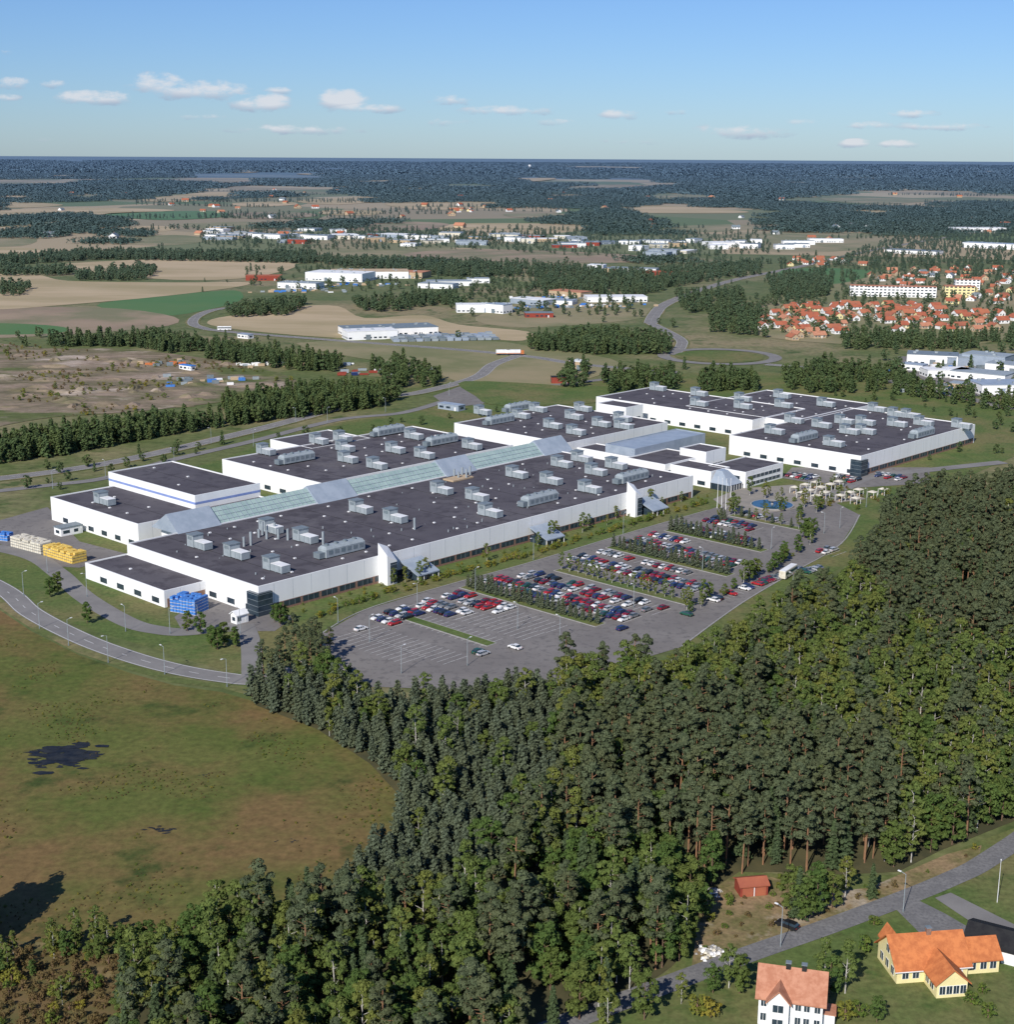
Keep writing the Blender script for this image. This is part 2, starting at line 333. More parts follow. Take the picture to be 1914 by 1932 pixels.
def patch(name,seed,mixd):
    C=[];N=[];S=[];T=[]
    for k in range(150):
        x,y=rng.uniform(-60,60,2); h=rng.uniform(9,13); R=rng.uniform(3.5,6); n=18
        d=unit(rng.normal(size=(n,3))); d[:,2]=abs(d[:,2])
        con=rng.random()<mixd
        zz=d[:,2:3]; rad=np.sqrt(np.maximum(0,1-zz**2)); 
        c=np.concatenate([d[:,:2]*R*(.75 if con else 1)+[[x,y]],h*(.25+.75*(zz if not con else (1-rad)))],1)
        C.append(c+rng.normal(size=c.shape)*.5); N.append(d+rng.normal(size=d.shape)*.3+np.array([0,0,.5])); S.append(rng.uniform(1.4,2.7,n)); T.append(np.full(n,rng.uniform(0,1))*.8+rng.uniform(0,.2,n))
    C,N,S,T=[np.concatenate(x) for x in (C,N,S,T)]
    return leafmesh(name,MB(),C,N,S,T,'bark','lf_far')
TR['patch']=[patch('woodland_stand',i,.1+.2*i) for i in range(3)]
def ginst(name,keys,pts,sc,idx,zs=None):
    """one object holding a whole mass of trees, instanced on points"""
    items=[]; 
    for k in keys: items+=TR[k]
    col=bpy.data.collections.new(name+'_kinds')
    for i,me in enumerate(items):
        nm='%02d_'%i+me.name.split('.')[0]; o=bpy.data.objects.new(nm,me); col.objects.link(o)
        if o.name!=nm: o.name='%02d_%s_'%(i,name)+me.name.split('.')[0]
    me=bpy.data.meshes.new(name); n=len(pts)
    me.from_pydata([(p[0],p[1],(0 if zs is None else zs[i])) for i,p in enumerate(pts)],[],[])
    for nm,ty,val in(('idx','INT',idx),('rz','FLOAT',rng.uniform(0,6.28,n)),('sc','FLOAT',sc)):
        a=me.attributes.new(nm,ty,'POINT'); a.data.foreach_set('value',np.asarray(val,dtype=np.int32 if ty=='INT' else np.float32))
    o=obj(name,me)
    g=bpy.data.node_groups.new(name,'GeometryNodeTree'); g.interface.new_socket('Geometry',in_out='INPUT',socket_type='NodeSocketGeometry'); g.interface.new_socket('Geometry',in_out='OUTPUT',socket_type='NodeSocketGeometry')
    N=g.nodes;L=g.links; gi=N.new('NodeGroupInput');go=N.new('NodeGroupOutput'); ip=N.new('GeometryNodeInstanceOnPoints'); ci=N.new('GeometryNodeCollectionInfo')
    ci.inputs['Collection'].default_value=col; ci.inputs['Separate Children'].default_value=True; ci.inputs['Reset Children'].default_value=True
    def at(nm,ty):
        a=N.new('GeometryNodeInputNamedAttribute'); a.data_type=ty; a.inputs['Name'].default_value=nm; return a.outputs['Attribute']
    cx=N.new('ShaderNodeCombineXYZ'); L.new(at('rz','FLOAT'),cx.inputs[2])
    L.new(gi.outputs[0],ip.inputs['Points']); L.new(ci.outputs[0],ip.inputs['Instance']); ip.inputs['Pick Instance'].default_value=True
    L.new(at('idx','INT'),ip.inputs['Instance Index']); L.new(cx.outputs[0],ip.inputs['Rotation']); L.new(at('sc','FLOAT'),ip.inputs['Scale'])
    L.new(ip.outputs[0],go.inputs[0])
    md=o.modifiers.new('scatter','NODES'); md.node_group=g
    return o
def ranges(keys):
    r={};c=0
    for k in keys: r[k]=(c,c+len(TR[k])); c+=len(TR[k])
    return r
# ---------------------------------------------------------------- foreground sheets
sheet('meadow',[(-250,1150),(0,1155),(60,1195),(150,1240),(250,1275),(330,1297),(420,1310),(490,1330),(600,1375),(700,1430),(790,1500),(760,1600),(650,1720),(500,1790),(350,1820),(100,1810),(-250,1830)],0.04,'meadow')
sheet('verge',[(-250,1090),(0,1130),(60,1175),(150,1222),(240,1256),(330,1281),(420,1296),(485,1303),(560,1330),(780,1440),(800,1500),(770,1470),(700,1420),(600,1362),(490,1320),(420,1303),(330,1292),(250,1270),(150,1236),(60,1192),(0,1150),(-250,1130)],0.08,'straw',wob=1.5)
def hollow(cx,cy,n,rx,ry):
    m=MB(); c=P(cx,cy)
    for i in range(n):
        a,b=random.gauss(0,rx*.42),random.gauss(0,ry*.42); r=random.uniform(.15,.6)*min(rx,ry)*.26
        if noise.noise(Vector((a*.35,b*.35,cx)))<-.12: continue
        k=9; ph=random.random()*9; vs=[(a+math.cos(2*math.pi*j/k)*r*2.2*(1+.8*noise.noise(Vector((j*.9,ph,0)))),b+math.sin(2*math.pi*j/k)*r*(1+.8*noise.noise(Vector((j*.9,ph,5)))),.0003*i) for j in range(k)]
        m.add(vs,[tuple(range(k))],'mud')
    obj('wet_hollow',m.mesh('wet_hollow'),(c.x,c.y,.075))
hollow(118,1430,300,7.5,7); hollow(300,1572,50,4,2.2); hollow(380,1468,16,4,1.2); hollow(545,1592,16,4,1.6)
FOR=[(470,1305),(560,1295),(640,1295),(700,1345),(870,1335),(1000,1315),(1150,1300),(1290,1285),(1400,1225),(1500,1175),(1620,1120),(1650,1050),(1720,970),(1920,950),(2200,940),(2300,1480),(1980,1530),(1880,1570),(1780,1610),(1700,1650),(1600,1655),(1450,1650),(1370,1670),(1310,1760),(1300,1810),(1200,1880),(1000,2000),(900,2300),(200,2300),(230,1900),(330,1830),(430,1790),(560,1745),(640,1700),(720,1620),(770,1540),(760,1510),(700,1445),(600,1380),(485,1335)]
forw=wpoly(FOR); sheet('forest_floor',FOR,0.06,'soil')
def P2(q): return [(p.x,p.y) for p in wpoly(q)]
YNG=[P2([(480,1280),(700,1320),(1000,1290),(1080,1350),(1060,1500),(1000,1640),(850,1720),(600,1760),(760,1540),(760,1510),(600,1380),(470,1340)])]
PIN=[P2([(1060,1420),(1200,1400),(1500,1420),(1650,1450),(1700,1600),(1600,1660),(1300,1660),(1050,1600)]),P2([(1620,1110),(1650,1040),(1720,960),(2300,900),(2300,1290),(1750,1230),(1640,1160)]),P2([(1250,1400),(1450,1330),(1500,1420),(1200,1450)])]
BIR=[P2([(1290,1270),(1500,1160),(1640,1110),(1760,1230),(2300,1300),(2300,1560),(1700,1600),(1650,1450),(1450,1330),(1200,1380)]),P2([(1080,1300),(1290,1270),(1250,1390),(1060,1400)])]
pts=scatter(forw,2.9)
X,Y=pts[:,0],pts[:,1]
fy,fp,fb=[np.any([inpoly(X,Y,q) for q in S_],axis=0) for S_ in (YNG,PIN,BIR)]
keys=['pine','spruce','young','birch','broad']; rg=ranges(keys)
idx=[];sc=[];keep=[]
SC={'young':(.68,1.02),'pine':(.72,1.15),'spruce':(.6,1.0),'birch':(.55,1.05),'broad':(.5,.95)}
for i,(x,y) in enumerate(pts):
    r=random.random(); nn=noise.noise(Vector((x*.02,y*.02,3)))
    if fy[i]: k='young' if r<.92 else ('broad' if r<.96 else 'birch'); pr=.95
    elif fp[i]: k='pine' if r<.76 else ('spruce' if r<.86 else ('broad' if r<.93 else 'birch')); pr=.5
    elif fb[i]: k='birch' if r<.6+nn*.3 else ('broad' if r<.8 else ('pine' if r<.94 else 'spruce')); pr=.6
    else: k='spruce' if r<.15 else ('birch' if r<.4+nn*.3 else ('pine' if r<.58 else 'broad')); pr=.56
    if noise.noise(Vector((x*.07,y*.07,8)))>.42 and not fy[i]: pr*=.25
    if random.random()>pr: continue
    keep.append(i); idx.append(random.randrange(*rg[k])); sc.append(random.uniform(*SC[k]))
ginst('forest',keys,pts[keep],sc,idx)
nfor=len(keep)
hp=scatter(wpoly([(-200,1790),(100,1800),(330,1820),(230,1900),(220,2200),(-300,2200)]),2.0)
sheet('heath_ground',[(-250,1770),(100,1785),(340,1805),(240,1900),(230,2300),(-400,2300)],0.07,'heathg',wob=1)
hk=['heath','bush','birch','broad']; rh=ranges(hk); hi=[];hs=[]
for x,y in hp:
    r=random.random(); k='heath' if r<.86 else('bush' if r<.965 else ('birch' if r<.985 else 'broad')); hi.append(random.randrange(*rh[k])); hs.append(random.uniform(.5,1.1) if k in('heath','bush') else random.uniform(.2,.45))
ginst('heath_scrub',hk,hp,hs,hi)
hp=scatter(wpoly([(80,1775),(330,1780),(420,1765),(460,1800),(330,1850),(90,1815)]),2.6)
hi=[random.randrange(0,6) for _ in hp]; ginst('scrub_trees',['birch','broad'],hp,[random.uniform(.28,.5) for _ in hp],hi)
# tufts of rank grass over the meadow
hp=scatter(wpoly([(-50,1190),(150,1260),(420,1325),(600,1395),(740,1490),(700,1600),(560,1700),(400,1750),(100,1760),(-50,1760)]),1.6)
hp=np.array([q for q in hp if noise.noise(Vector((q[0]*.05,q[1]*.05,3)))+.6*noise.noise(Vector((q[0]*.2,q[1]*.2,6)))>.22])
ginst('meadow_tussocks',['bush','heath'],hp,[random.uniform(.1,.24) for _ in hp],[random.choice((0,1,2,3,2)) for _ in hp])
# ---------------------------------------------------------------- factory
Fc=P(497,1108,9.5); Rc=P(1313,900,9.5); u=(Rc-Fc); u.z=0; u.normalize(); v=Vector((-u.y,u.x,0)); ang=math.atan2(u.y,u.x)
O=Vector((Fc.x,Fc.y,0))
def ST(px,py,h=0):
    d=P(px,py,h)-O; return d.x*u.x+d.y*u.y, d.x*v.x+d.y*v.y
fac=bpy.data.objects.new('factory_building',None); scene.collection.objects.link(fac); fac.location=O; fac.rotation_euler=(0,0,ang)
def rect(q,h):
    (a,b),(c,d),(e,f),(g,i)=[ST(x,y,h) for x,y in q]
    return (a+c)/2,(e+g)/2,(d+f)/2,(b+i)/2
def hall(name,q,h,z0=0,bands=True,stripe=False,wall='white',roofk='roof',st=None,dots=True,two=False):
    s0,s1,t0,t1=st or rect(q,h); mb=MB(); w=.4
    mb.box(s0,s1,t0,t0+w,z0,h,wall); mb.box(s0,s1,t1-w,t1,z0,h,wall); mb.box(s0,s0+w,t0+w,t1-w,z0,h,wall); mb.box(s1-w,s1,t0+w,t1-w,z0,h,wall)
    mb.box(s0+w,s1-w,t0+w,t1-w,h-1,h-.4,roofk)
    if bands:
        for (z_0,z_1) in ([(.8,2.6)] if not two else [(.8,2.2),(3.6,5.0)]):
            mb.box(s0+1,s1-1,t0-.05,t0,z_0-.75 if not two else z_0-.1,z_1+.2,'brick' if not two else 'trim')
            n=max(1,int((s1-s0-4)/(7.5 if not two else 3)))
            for i in range(n):
                a=s0+2+(s1-s0-4)*i/n; b=a+(s1-s0-4)/n*.86; mb.box(a,b,t0-.09,t0-.05,z_0,z_1,'glass')
                for j in (1,2): mb.box(a+(b-a)*j/3-.06,a+(b-a)*j/3+.06,t0-.12,t0-.09,z_0,z_1,'dgrey')
            n=max(1,int((t1-t0-6)/9))
            for i in range(n):
                a=t0+3+(t1-t0-6)*i/n; b=a+(t1-t0-6)/n*(.4 if not two else .8); mb.box(s0-.05,s0,a,b,z_0,z_1,'glass')
    if stripe:
        zz=h-3.6
        mb.box(s0,s1,t0-.04,t0,zz,zz+.9,'stripe'); mb.box(s0-.04,s0,t0,t1,zz,zz+.9,'stripe')
    if dots:
        a=s0+7
        while a<s1-5:
            b=t0+6+random.uniform(0,3)
            while b<t1-4:
                if random.random()<.5: mb.box(a-.4,a+.4,b-.4,b+.4,h-.4,h-.05,'trim')
                b+=12
            a+=11
    if roofk=='roof':
        a=s0+15
        while a<s1-10: mb.box(a-.08,a+.08,t0+1,t1-1,h-.4,h-.36,'black'); a+=random.choice((15,30,22))
    if wall=='white' and z0==0:
        a=s0+6
        while a<s1-2: mb.box(a-.035,a+.035,t0-.02,t0,3.0,h-.3,'grey'); a+=7.5
    o=obj(name,mb.mesh(name),parent=fac); return s0,s1,t0,t1
A=hall('main_hall',[(240,1032),(497,1108),(1313,900),(1055,852)],9.5)
hall('loading_annex',[(148,1068),(322,1114),(400,1098),(235,1048)],5.6)
B=hall('west_hall',[(92,942),(272,992),(505,940),(330,897)],9.4)
hall('high_bay_store',[(210,893),(372,940),(490,912),(320,872)],14.5,z0=8.6,bands=False,stripe=True)
Dh=hall('north_hall',[(437,868),(590,915),(985,842),(770,806)],9.3)
hall('north_annex',[(525,833),(600,852),(690,826),(610,811)],9.0,bands=False)
E=hall('middle_hall',[(862,795),(1035,838),(1270,805),(1085,765)],9.45)
G=hall('east_hall',[(1147,742),(1375,800),(1510,782),(1280,729)],9.6)
G2=hall('east_hall_middle',[(1285,757),(1440,798),(1690,772),(1500,741)],9.35,bands=False)
Fh=hall('south_east_hall',[(1357,812),(1562,860),(1888,812),(1660,775)],9.5)
hall('link_building',[(1095,846),(1345,893),(1380,884),(1130,838)],7.5,dots=False)
hall('link_roof',[(1140,838),(1190,848),(1345,822),(1290,812)],11,bands=False,wall='bluegrey',roofk='bluegrey',dots=False)
OF=hall('office_wing',[(1348,880),(1395,893),(1492,878),(1415,862)],7.2,two=True,dots=False)
hall('office_block',[(1180,864),(1250,878),(1345,862),(1270,850)],8,two=True,dots=False)
hall('canteen_wing',[(1290,846),(1330,856),(1375,848),(1330,838)],11,two=True,dots=False)
hall('north_office',[(1135,762),(1180,772),(1215,766),(1165,756)],11,two=True,dots=False)
mb=MB(); s0,s1,t0,t1=A
def corner(s,t,h): 
    mb.box(s-1.2,s+4.5,t-1.2,t+4.5,0,h,'glass')
    for i in range(4): mb.box(s-1.26,s+4.56,t-1.26,t+4.56,1.5+i*1.8,1.62+i*1.8,'dgrey')
corner(s0,t0,7.4); corner(Fh[0],Fh[2],7.6)
for px,py in((722,1100),(1183,972)):
    s,_=ST(px,py); 
    vs=[(s-2.2,t0-4.5,0),(s+2.2,t0-4.5,0),(s+2.2,t0,0),(s-2.2,t0,0),(s-2.2,t0-4.5,10.5),(s+2.2,t0-4.5,8),(s+2.2,t0,12),(s-2.2,t0,14)]
    mb.add(vs,BOX,'white'); mb.box(s-.8,s+2.15,t0-4.56,t0-4.5,.5,7.6,'glass'); mb.box(s+2.2,s+2.26,t0-4.4,t0-.3,.5,8.0,'glass')
    for i in range(4): mb.box(s-.85,s+2.2,t0-4.6,t0-4.56,2+i*1.6,2.12+i*1.6,'grey'); mb.box(s+2.26,s+2.3,t0-4.4,t0-.3,2+i*1.6,2.12+i*1.6,'grey')
for px,py in((785,1090),(1030,1025),(1228,970)):
    s,_=ST(px,py)
    mb.box(s-4,s+4,t0-8,t0-.12,0,2.6,'glass'); mb.add([(s-5,t0-9.5,2.2),(s+5,t0-9.5,2.2),(s+5,t0-.5,5.6),(s-5,t0-.5,5.6),(s-5,t0-9.5,2.6),(s+5,t0-9.5,2.6),(s+5,t0-.5,6.0),(s-5,t0-.5,6.0)],BOX,'bluegrey')
    for x in(-4.8,-2,2,4.8): mb.box(s+x-.1,s+x+.1,t0-9.3,t0-9.1,0,2.2,'trim')
    for i in range(5): mb.box(s-4+i*2-.08,s-4+i*2+.08,t0-8.04,t0-8,0,2.6,'trim')
a0,_=ST(285,985,9.5); a1,_=ST(1055,842,9.5); tb0=A[3]-.2; tb1=tb0+15; zr=14.2; tm=(tb0+tb1)/2-1
seg=[]
solid=[(ST(285,990,10)[0],ST(355,970,10)[0]),(ST(545,935,10)[0],ST(620,920,10)[0]),(ST(785,885,10)[0],ST(850,875,10)[0]),(ST(985,850,10)[0],ST(1052,842,10)[0])]
def prism(sa,sb,z1,k,ex=0):
    ta,tb=tb0-ex,tb1+ex
    mb.add([(sa,ta,8.8),(sb,ta,8.8),(sb,tb,8.8),(sa,tb,8.8),(sa,tm,z1),(sb,tm,z1)],[(0,1,5,4),(2,3,4,5),(0,4,3),(1,2,5),(0,3,2,1)],k)
cur=a0
for sa,sb in solid:
    if sa>cur: seg.append((cur,sa))
    prism(sa,sb,zr+.9,'bluegrey',1.2); cur=sb
for sa,sb in seg:
    prism(sa,sb,zr,'skyglass')
    n=int((sb-sa)/2.2)
    for i in range(n+1):
        x=sa+(sb-sa)*i/n
        mb.add([(x-.09,tb0-.05,8.85),(x+.09,tb0-.05,8.85),(x+.09,tm,zr+.05),(x-.09,tm,zr+.05),(x-.09,tb0-.05,9.0),(x+.09,tb0-.05,9.0),(x+.09,tm,zr+.15),(x-.09,tm,zr+.15)],BOX,'bluegrey')
    for f in(.25,.5,.75):
        t_=tb0+(tm-tb0)*f; z_=8.8+(zr-8.8)*f; mb.box(sa,sb,t_-.12,t_+.02,z_+.02,z_+.14,'bluegrey')
mb.box(a0,a1,tb0,tb1,0,8.7,'white')
obj('glazed_spine',mb.mesh('glazed_spine'),parent=fac)
mu=MB(); mu.box(-1.7,1.7,-4.6,3.2,.3,2.6,'grey'); mu.box(-1.75,1.75,-4.65,1.2,2.6,2.75,'trim'); mu.box(-2.1,2.1,1.3,5,.3,4.3,'grey'); mu.box(-2.3,2.3,1.1,5.2,4.3,4.6,'dgrey'); mu.box(-2.14,2.14,2,4.4,2.8,3.9,'dgrey')
for y in(-4,-1,2): mu.box(-1.6,1.6,y-.15,y+.15,-.5,.3,'dgrey')
mu.box(-1.73,1.73,-3.4,-3.2,.5,2.5,'dgrey'); mu.box(-1.73,1.73,-1.0,-.8,.5,2.5,'dgrey')
mus=mu.mesh('roof_unit')
mu=MB(); mu.box(-8,9,-2.2,2.2,.3,3.0,'grey'); mu.frus((-8,9,-2.2,2.2),(-7.4,8.6,-1.4,1.4),3.0,3.9,'grey'); mu.box(-10.5,-8,-1.6,1.6,.3,2.2,'dgrey')
for i in range(6): mu.box(-7+i*2.7,-5.2+i*2.7,-2.25,-2.2,1.2,2.6,'dgrey')
for i in range(4): mu.cyl((-6+i*4,0,3.9),(-6+i*4,0,4.5),.7,.7,'dgrey',8)
mul=mu.mesh('long_roof_unit')
U=[(380,1035,0),(450,1053,0),(515,1005,0),(580,1023,0),(645,1045,1),(525,1078,0),(685,968,0),(750,985,0),(838,932,0),(905,945,0),(930,975,0),(980,902,0),(1020,950,1),(1045,914,0),(1065,882,0),(1118,930,0),(1168,885,0),(1103,872,0),(1130,897,0),(1195,908,1),
(505,858,0),(560,872,1),(605,838,0),(655,852,0),(660,873,0),(715,885,0),(750,855,0),(805,865,0),(735,820,1),(785,829,0),(835,838,1),(895,848,0),(650,833,0),
(915,783,0),(945,799,1),(988,790,0),(1048,809,0),(1092,821,0),(1088,792,0),(1140,806,0),(1182,810,0),(1180,796,0),(1105,777,0),(1020,778,0),(980,775,1),
(1247,738,0),(1325,748,0),(1325,767,0),(1408,772,0),(1408,758,0),(1482,752,0),(1485,770,0),(1565,768,0),(1505,799,0),(1557,808,0),(1610,820,0),(1640,803,0),(1700,787,0),(1750,804,0),(1522,832,1),(1745,824,1),(1822,809,0),(1580,843,0),(1468,820,0),(1600,801,0),(1662,778,0),(1725,790,0),(200,952,0),(1640,820,0),(1700,806,0)]
for x,y,k in U:
    s,t=ST(x,y,9.5); o=obj('long_roof_unit' if k else 'roof_unit',mul if k else mus,(s,t,9.1),0,parent=fac)
mb=MB()
for x,y in((490,1015),(497,1010),(505,1018),(520,1008),(527,1018),(462,1032),(475,1030),(545,1020),(612,1030),(785,1000),(868,905),(875,900),(883,905),(890,897),(860,900)):
    s,t=ST(x,y,9.5); mb.cyl((s,t,9),(s,t,12+random.random()*2),.45,.45,'grey',8)
s,t=ST(868,905,9.5); mb.box(s-6,s+6,t-3,t+3,9.2,9.8,'tan')
for i in range(60):
    s=random.uniform(A[0]+6,A[1]-6);t=random.uniform(A[2]+4,A[3]-6); mb.cyl((s,t,9),(s,t,9.1+random.random()),.2,.2,'grey',6)
obj('roof_flues',mb.mesh('roof_flues'),parent=fac)
mb=MB(); s,t=ST(1375,925); 
mb.frus((s-5,s+5,t-5,t+5),(s-2,s+2,t+1,t+4),2.8,8,'bluegrey'); mb.box(s-4.8,s+4.8,t-4.8,t+5,0,2.8,'glass')
for i in range(6): mb.box(s-4.9+i*1.9,s-4.7+i*1.9,t-4.9,t-4.8,0,2.8,'trim')
obj('entrance_canopy',mb.mesh('entrance_canopy'),parent=fac)
# ---------------------------------------------------------------- asphalt, roads, parking
sheet('factory_grounds',[(60,1000),(240,930),(440,860),(640,800),(800,775),(1000,740),(1180,715),(1400,700),(1700,730),(1920,770),(1930,860),(1700,960),(1620,1060),(1300,1230),(640,1270),(490,1290),(200,1200),(-100,1100),(-100,1040)],0.05,'lawn')
sheet('yard',[(330,1168),(395,1128),(500,1160),(560,1166),(520,1195),(440,1195),(350,1203)],0.12,'asphalt')
sheet('yard',[(-150,1000),(0,985),(90,960),(150,1025),(245,1050),(150,1075),(100,1072),(0,1030),(-150,1040)],0.12,'asphalt')
LOT=[(600,1205),(690,1155),(850,1107),(1000,1066),(1180,1012),(1340,966),(1400,945),(1480,930),(1560,940),(1628,975),(1592,1030),(1500,1085),(1400,1145),(1290,1225),(1000,1310),(700,1300),(640,1270)]
sheet('car_park',LOT,0.10,'asphalt')
m=MB(); ribbon(m,catmull(wpoly([LOT[i] for i in (0,1,2,3,4,5)]),False,6),0,.5,.2,'kerb'); ribbon(m,catmull(wpoly([(1628,975),(1592,1030),(1500,1085),(1400,1145),(1290,1225)]),False,6),0,.5,.2,'kerb'); obj('kerb',m.mesh('kerb'))
sheet('car_park',[(1480,905),(1500,885),(1560,885),(1760,885),(1760,915),(1600,925)],0.13,'asphalt')
road('road',[(-150,1040),(0,1112),(60,1160),(150,1207),(240,1241),(330,1266),(420,1282),(490,1287),(560,1270)],7.5,0.14,lines=True)
road('driveway',[(-100,1020),(50,1050),(110,1085),(160,1130),(240,1177),(300,1193),(360,1196),(460,1182)],7,0.15)
road('driveway',[(462,1182),(475,1220),(478,1290)],6,0.16)
for q,w in (([(-50,912),(200,878),(480,815),(700,758),(800,742),(900,715),(935,690),(985,672)],9),([(-50,935),(100,918),(200,905),(330,870),(480,835),(640,795),(760,782),(840,760)],6),
 ([(440,582),(400,588),(372,600),(365,612),(380,620),(430,628),(640,645),(840,660),(1000,675),(1100,690),(1280,705)],9),
 ([(1232,612),(1240,595),(1262,575),(1330,548),(1400,528),(1500,508),(1600,485),(1700,465),(1850,440)],12),([(1232,612),(1285,640),(1290,655),(1275,672)],9),
 ([(1450,690),(1560,700),(1700,725),(1920,775)],9),([(1900,875),(1760,890),(1640,905),(1560,950)],7),([(1280,705),(1200,712),(1000,735),(900,742)],7)):
    road('road',q,w,0.17+random.random()*.04,lines=w>=9,verge=w>=9)
sheet('car_park',[(820,750),(870,732),(935,745),(915,765),(850,772)],0.16,'asphalt')
c=P(1362,675); rx=40
ring=[c+Vector((math.cos(a)*rx,math.sin(a)*rx,0)) for a in np.linspace(0,2*math.pi,48)]
sheet('roundabout_island',[(p.x,p.y,0) for p in [c+(q-c)*.8 for q in ring[:-1]]],0.24,'lawn',world=True)
road('roundabout',[(p.x,p.y,0) for p in ring],9,0.26,n=2,world=True)
CARC=[('white_paint',(0.75,0.75,0.74)),('red_paint',(0.38,0.025,0.03)),('dark_red_paint',(0.2,0.015,0.03)),('navy_paint',(0.02,0.035,0.12)),('grey_paint',(0.2,0.21,0.22)),('black_paint',(0.015,0.015,0.018)),('green_paint',(0.02,0.09,0.06)),('silver_paint',(0.45,0.46,0.47))]
for n,c_ in CARC: M[n]=mat('car_'+n,c_,tuple(x*.95 for x in c_),rough=0.3,spec=0.5)
M['tyre']=mat('tyre',(0.02,0.02,0.02))
def carmesh(k,est):
    m=MB()
    prof=[(-2.2,.3),(-2.28,.62),(-2.15,.88),(-1.5,.93),(1.0,.95),(1.9,.82),(2.2,.6),(2.2,.3)]
    vs=[(x,-.84+(.06 if z>.8 else 0),z) for x,z in prof]+[(x,.84-(.06 if z>.8 else 0),z) for x,z in prof]; n=len(prof)
    m.add(vs,[(i,(i+1)%n,n+(i+1)%n,n+i) for i in range(n)]+[tuple(range(n)),tuple(range(2*n-1,n-1,-1))],k)
    xb=-2.1 if est else -1.75
    m.frus((xb,1.0,-.78,.78),(xb+(.25 if est else .6),.3,-.62,.62),.93,1.36,'glass'); m.box(xb+(.2 if est else .55),.34,-.64,.64,1.36,1.42,k)
    for x in(-.75,.05): m.frus((x-.05,x+.05,-.8,.8),(x-.05,x+.05,-.64,.64),.93,1.37,k)
    for x in(-1.38,1.38):
        for y in(-.86,.68): m.cyl((x,y,.31),(x,y+.18,.31),.31,.31,'tyre',10)
    m.box(2.2,2.23,-.7,-.4,.5,.65,'trim'); m.box(2.2,2.23,.4,.7,.5,.65,'trim'); m.box(-2.31,-2.27,-.75,-.5,.6,.8,'red_paint'); m.box(-2.31,-2.27,.5,.75,.6,.8,'red_paint')
    return m.mesh('parked_car')
CM=[carmesh(n,i%2) for i,(n,_) in enumerate(CARC)]
wts=[.22,.17,.12,.17,.12,.09,.04,.07]
marks=MB(); ncar=0
rowdir=-v
def carrow(a,b,dbl=True,occ=.88,marksonly=False):
    global ncar
    pa=P(*a);pb=P(*b); d=pb-pa; along=rowdir if abs(d.normalized().dot(rowdir))>.6 else u
    if d.dot(along)<0: along=-along
    n=int(abs(d.dot(along))/2.55); per=Vector((-along.y,along.x,0)); rot=math.atan2(per.y,per.x)
    for i in range(n+1):
        for off in((-2.55,2.55) if dbl else (0,)):
            c=pa+along*(i*2.55)
            l0=c-along*1.27+per*(off-2.4); l1=c-along*1.27+per*(off+2.4)
            w=along*.06; marks.add([(q.x,q.y,.115) for q in(l0-w,l1-w,l1+w,l0+w)],[(0,1,2,3)] if (l1-l0).cross(w).z>0 else [(3,2,1,0)],'paint')
            if marksonly or random.random()>occ or i==n: continue
            p=c+per*(off+random.uniform(-.25,.25))+along*random.uniform(-.12,.12)
            obj('parked_car',random.choices(CM,wts)[0],(p.x,p.y,.11),rot+(math.pi if random.random()<.5 else 0)+random.uniform(-.03,.03)); ncar+=1
ROWS=[((800,1143),(890,1168),1,.8),((858,1128),(968,1165),1,.75),((935,1100),(1178,1188),1,.95),((1000,1090),(1228,1178),1,.6),((1092,1058),(1310,1128),1,.95),((1140,1047),(1300,1098),0,.9),((1200,1025),(1395,1080),1,.93),((1235,1014),(1300,1035),0,.8),((1290,1000),(1440,1035),1,.9),((1345,985),(1440,1008),1,.9),((1400,972),(1500,990),0,.7),
 ((750,1158),(790,1172),1,.9),((715,1172),(755,1192),0,.9),((1350,1138),(1480,1065),0,.75),((1560,1043),(1592,1058),1,.8),((1525,1085),(1560,1072),0,.9),((1500,900),(1560,905),1,.7),((1580,905),(1660,912),1,.7),((1620,893),(1740,905),1,.8),((1580,890),(1620,897),0,.8)]
for a,b,dd,oc in ROWS: carrow(a,b,bool(dd),oc)
for a,b in(((655,1205),(760,1265)),((700,1195),(860,1255)),((790,1172),(930,1225)),((890,1168),(1010,1212)),((968,1165),(1060,1200))): carrow(a,b,True,0,True)
for x,y in((683,1193),(915,1240),(975,1228),(905,1236),(1178,1192),(1300,1165)): 
    p=P(x,y); obj('parked_car',random.choice(CM),(p.x,p.y,.11),ang+random.choice((0,1.57))); 
obj('parking_bay_markings',marks.mesh('parking_bay_markings'))
def tree(k,px,py,s,name=None):
    p=P(px,py); me=random.choice(TR[k]); obj(name or me.name.split('.')[0],me,(p.x,p.y,0),random.uniform(0,6.28),scale=s*random.uniform(.85,1.15))
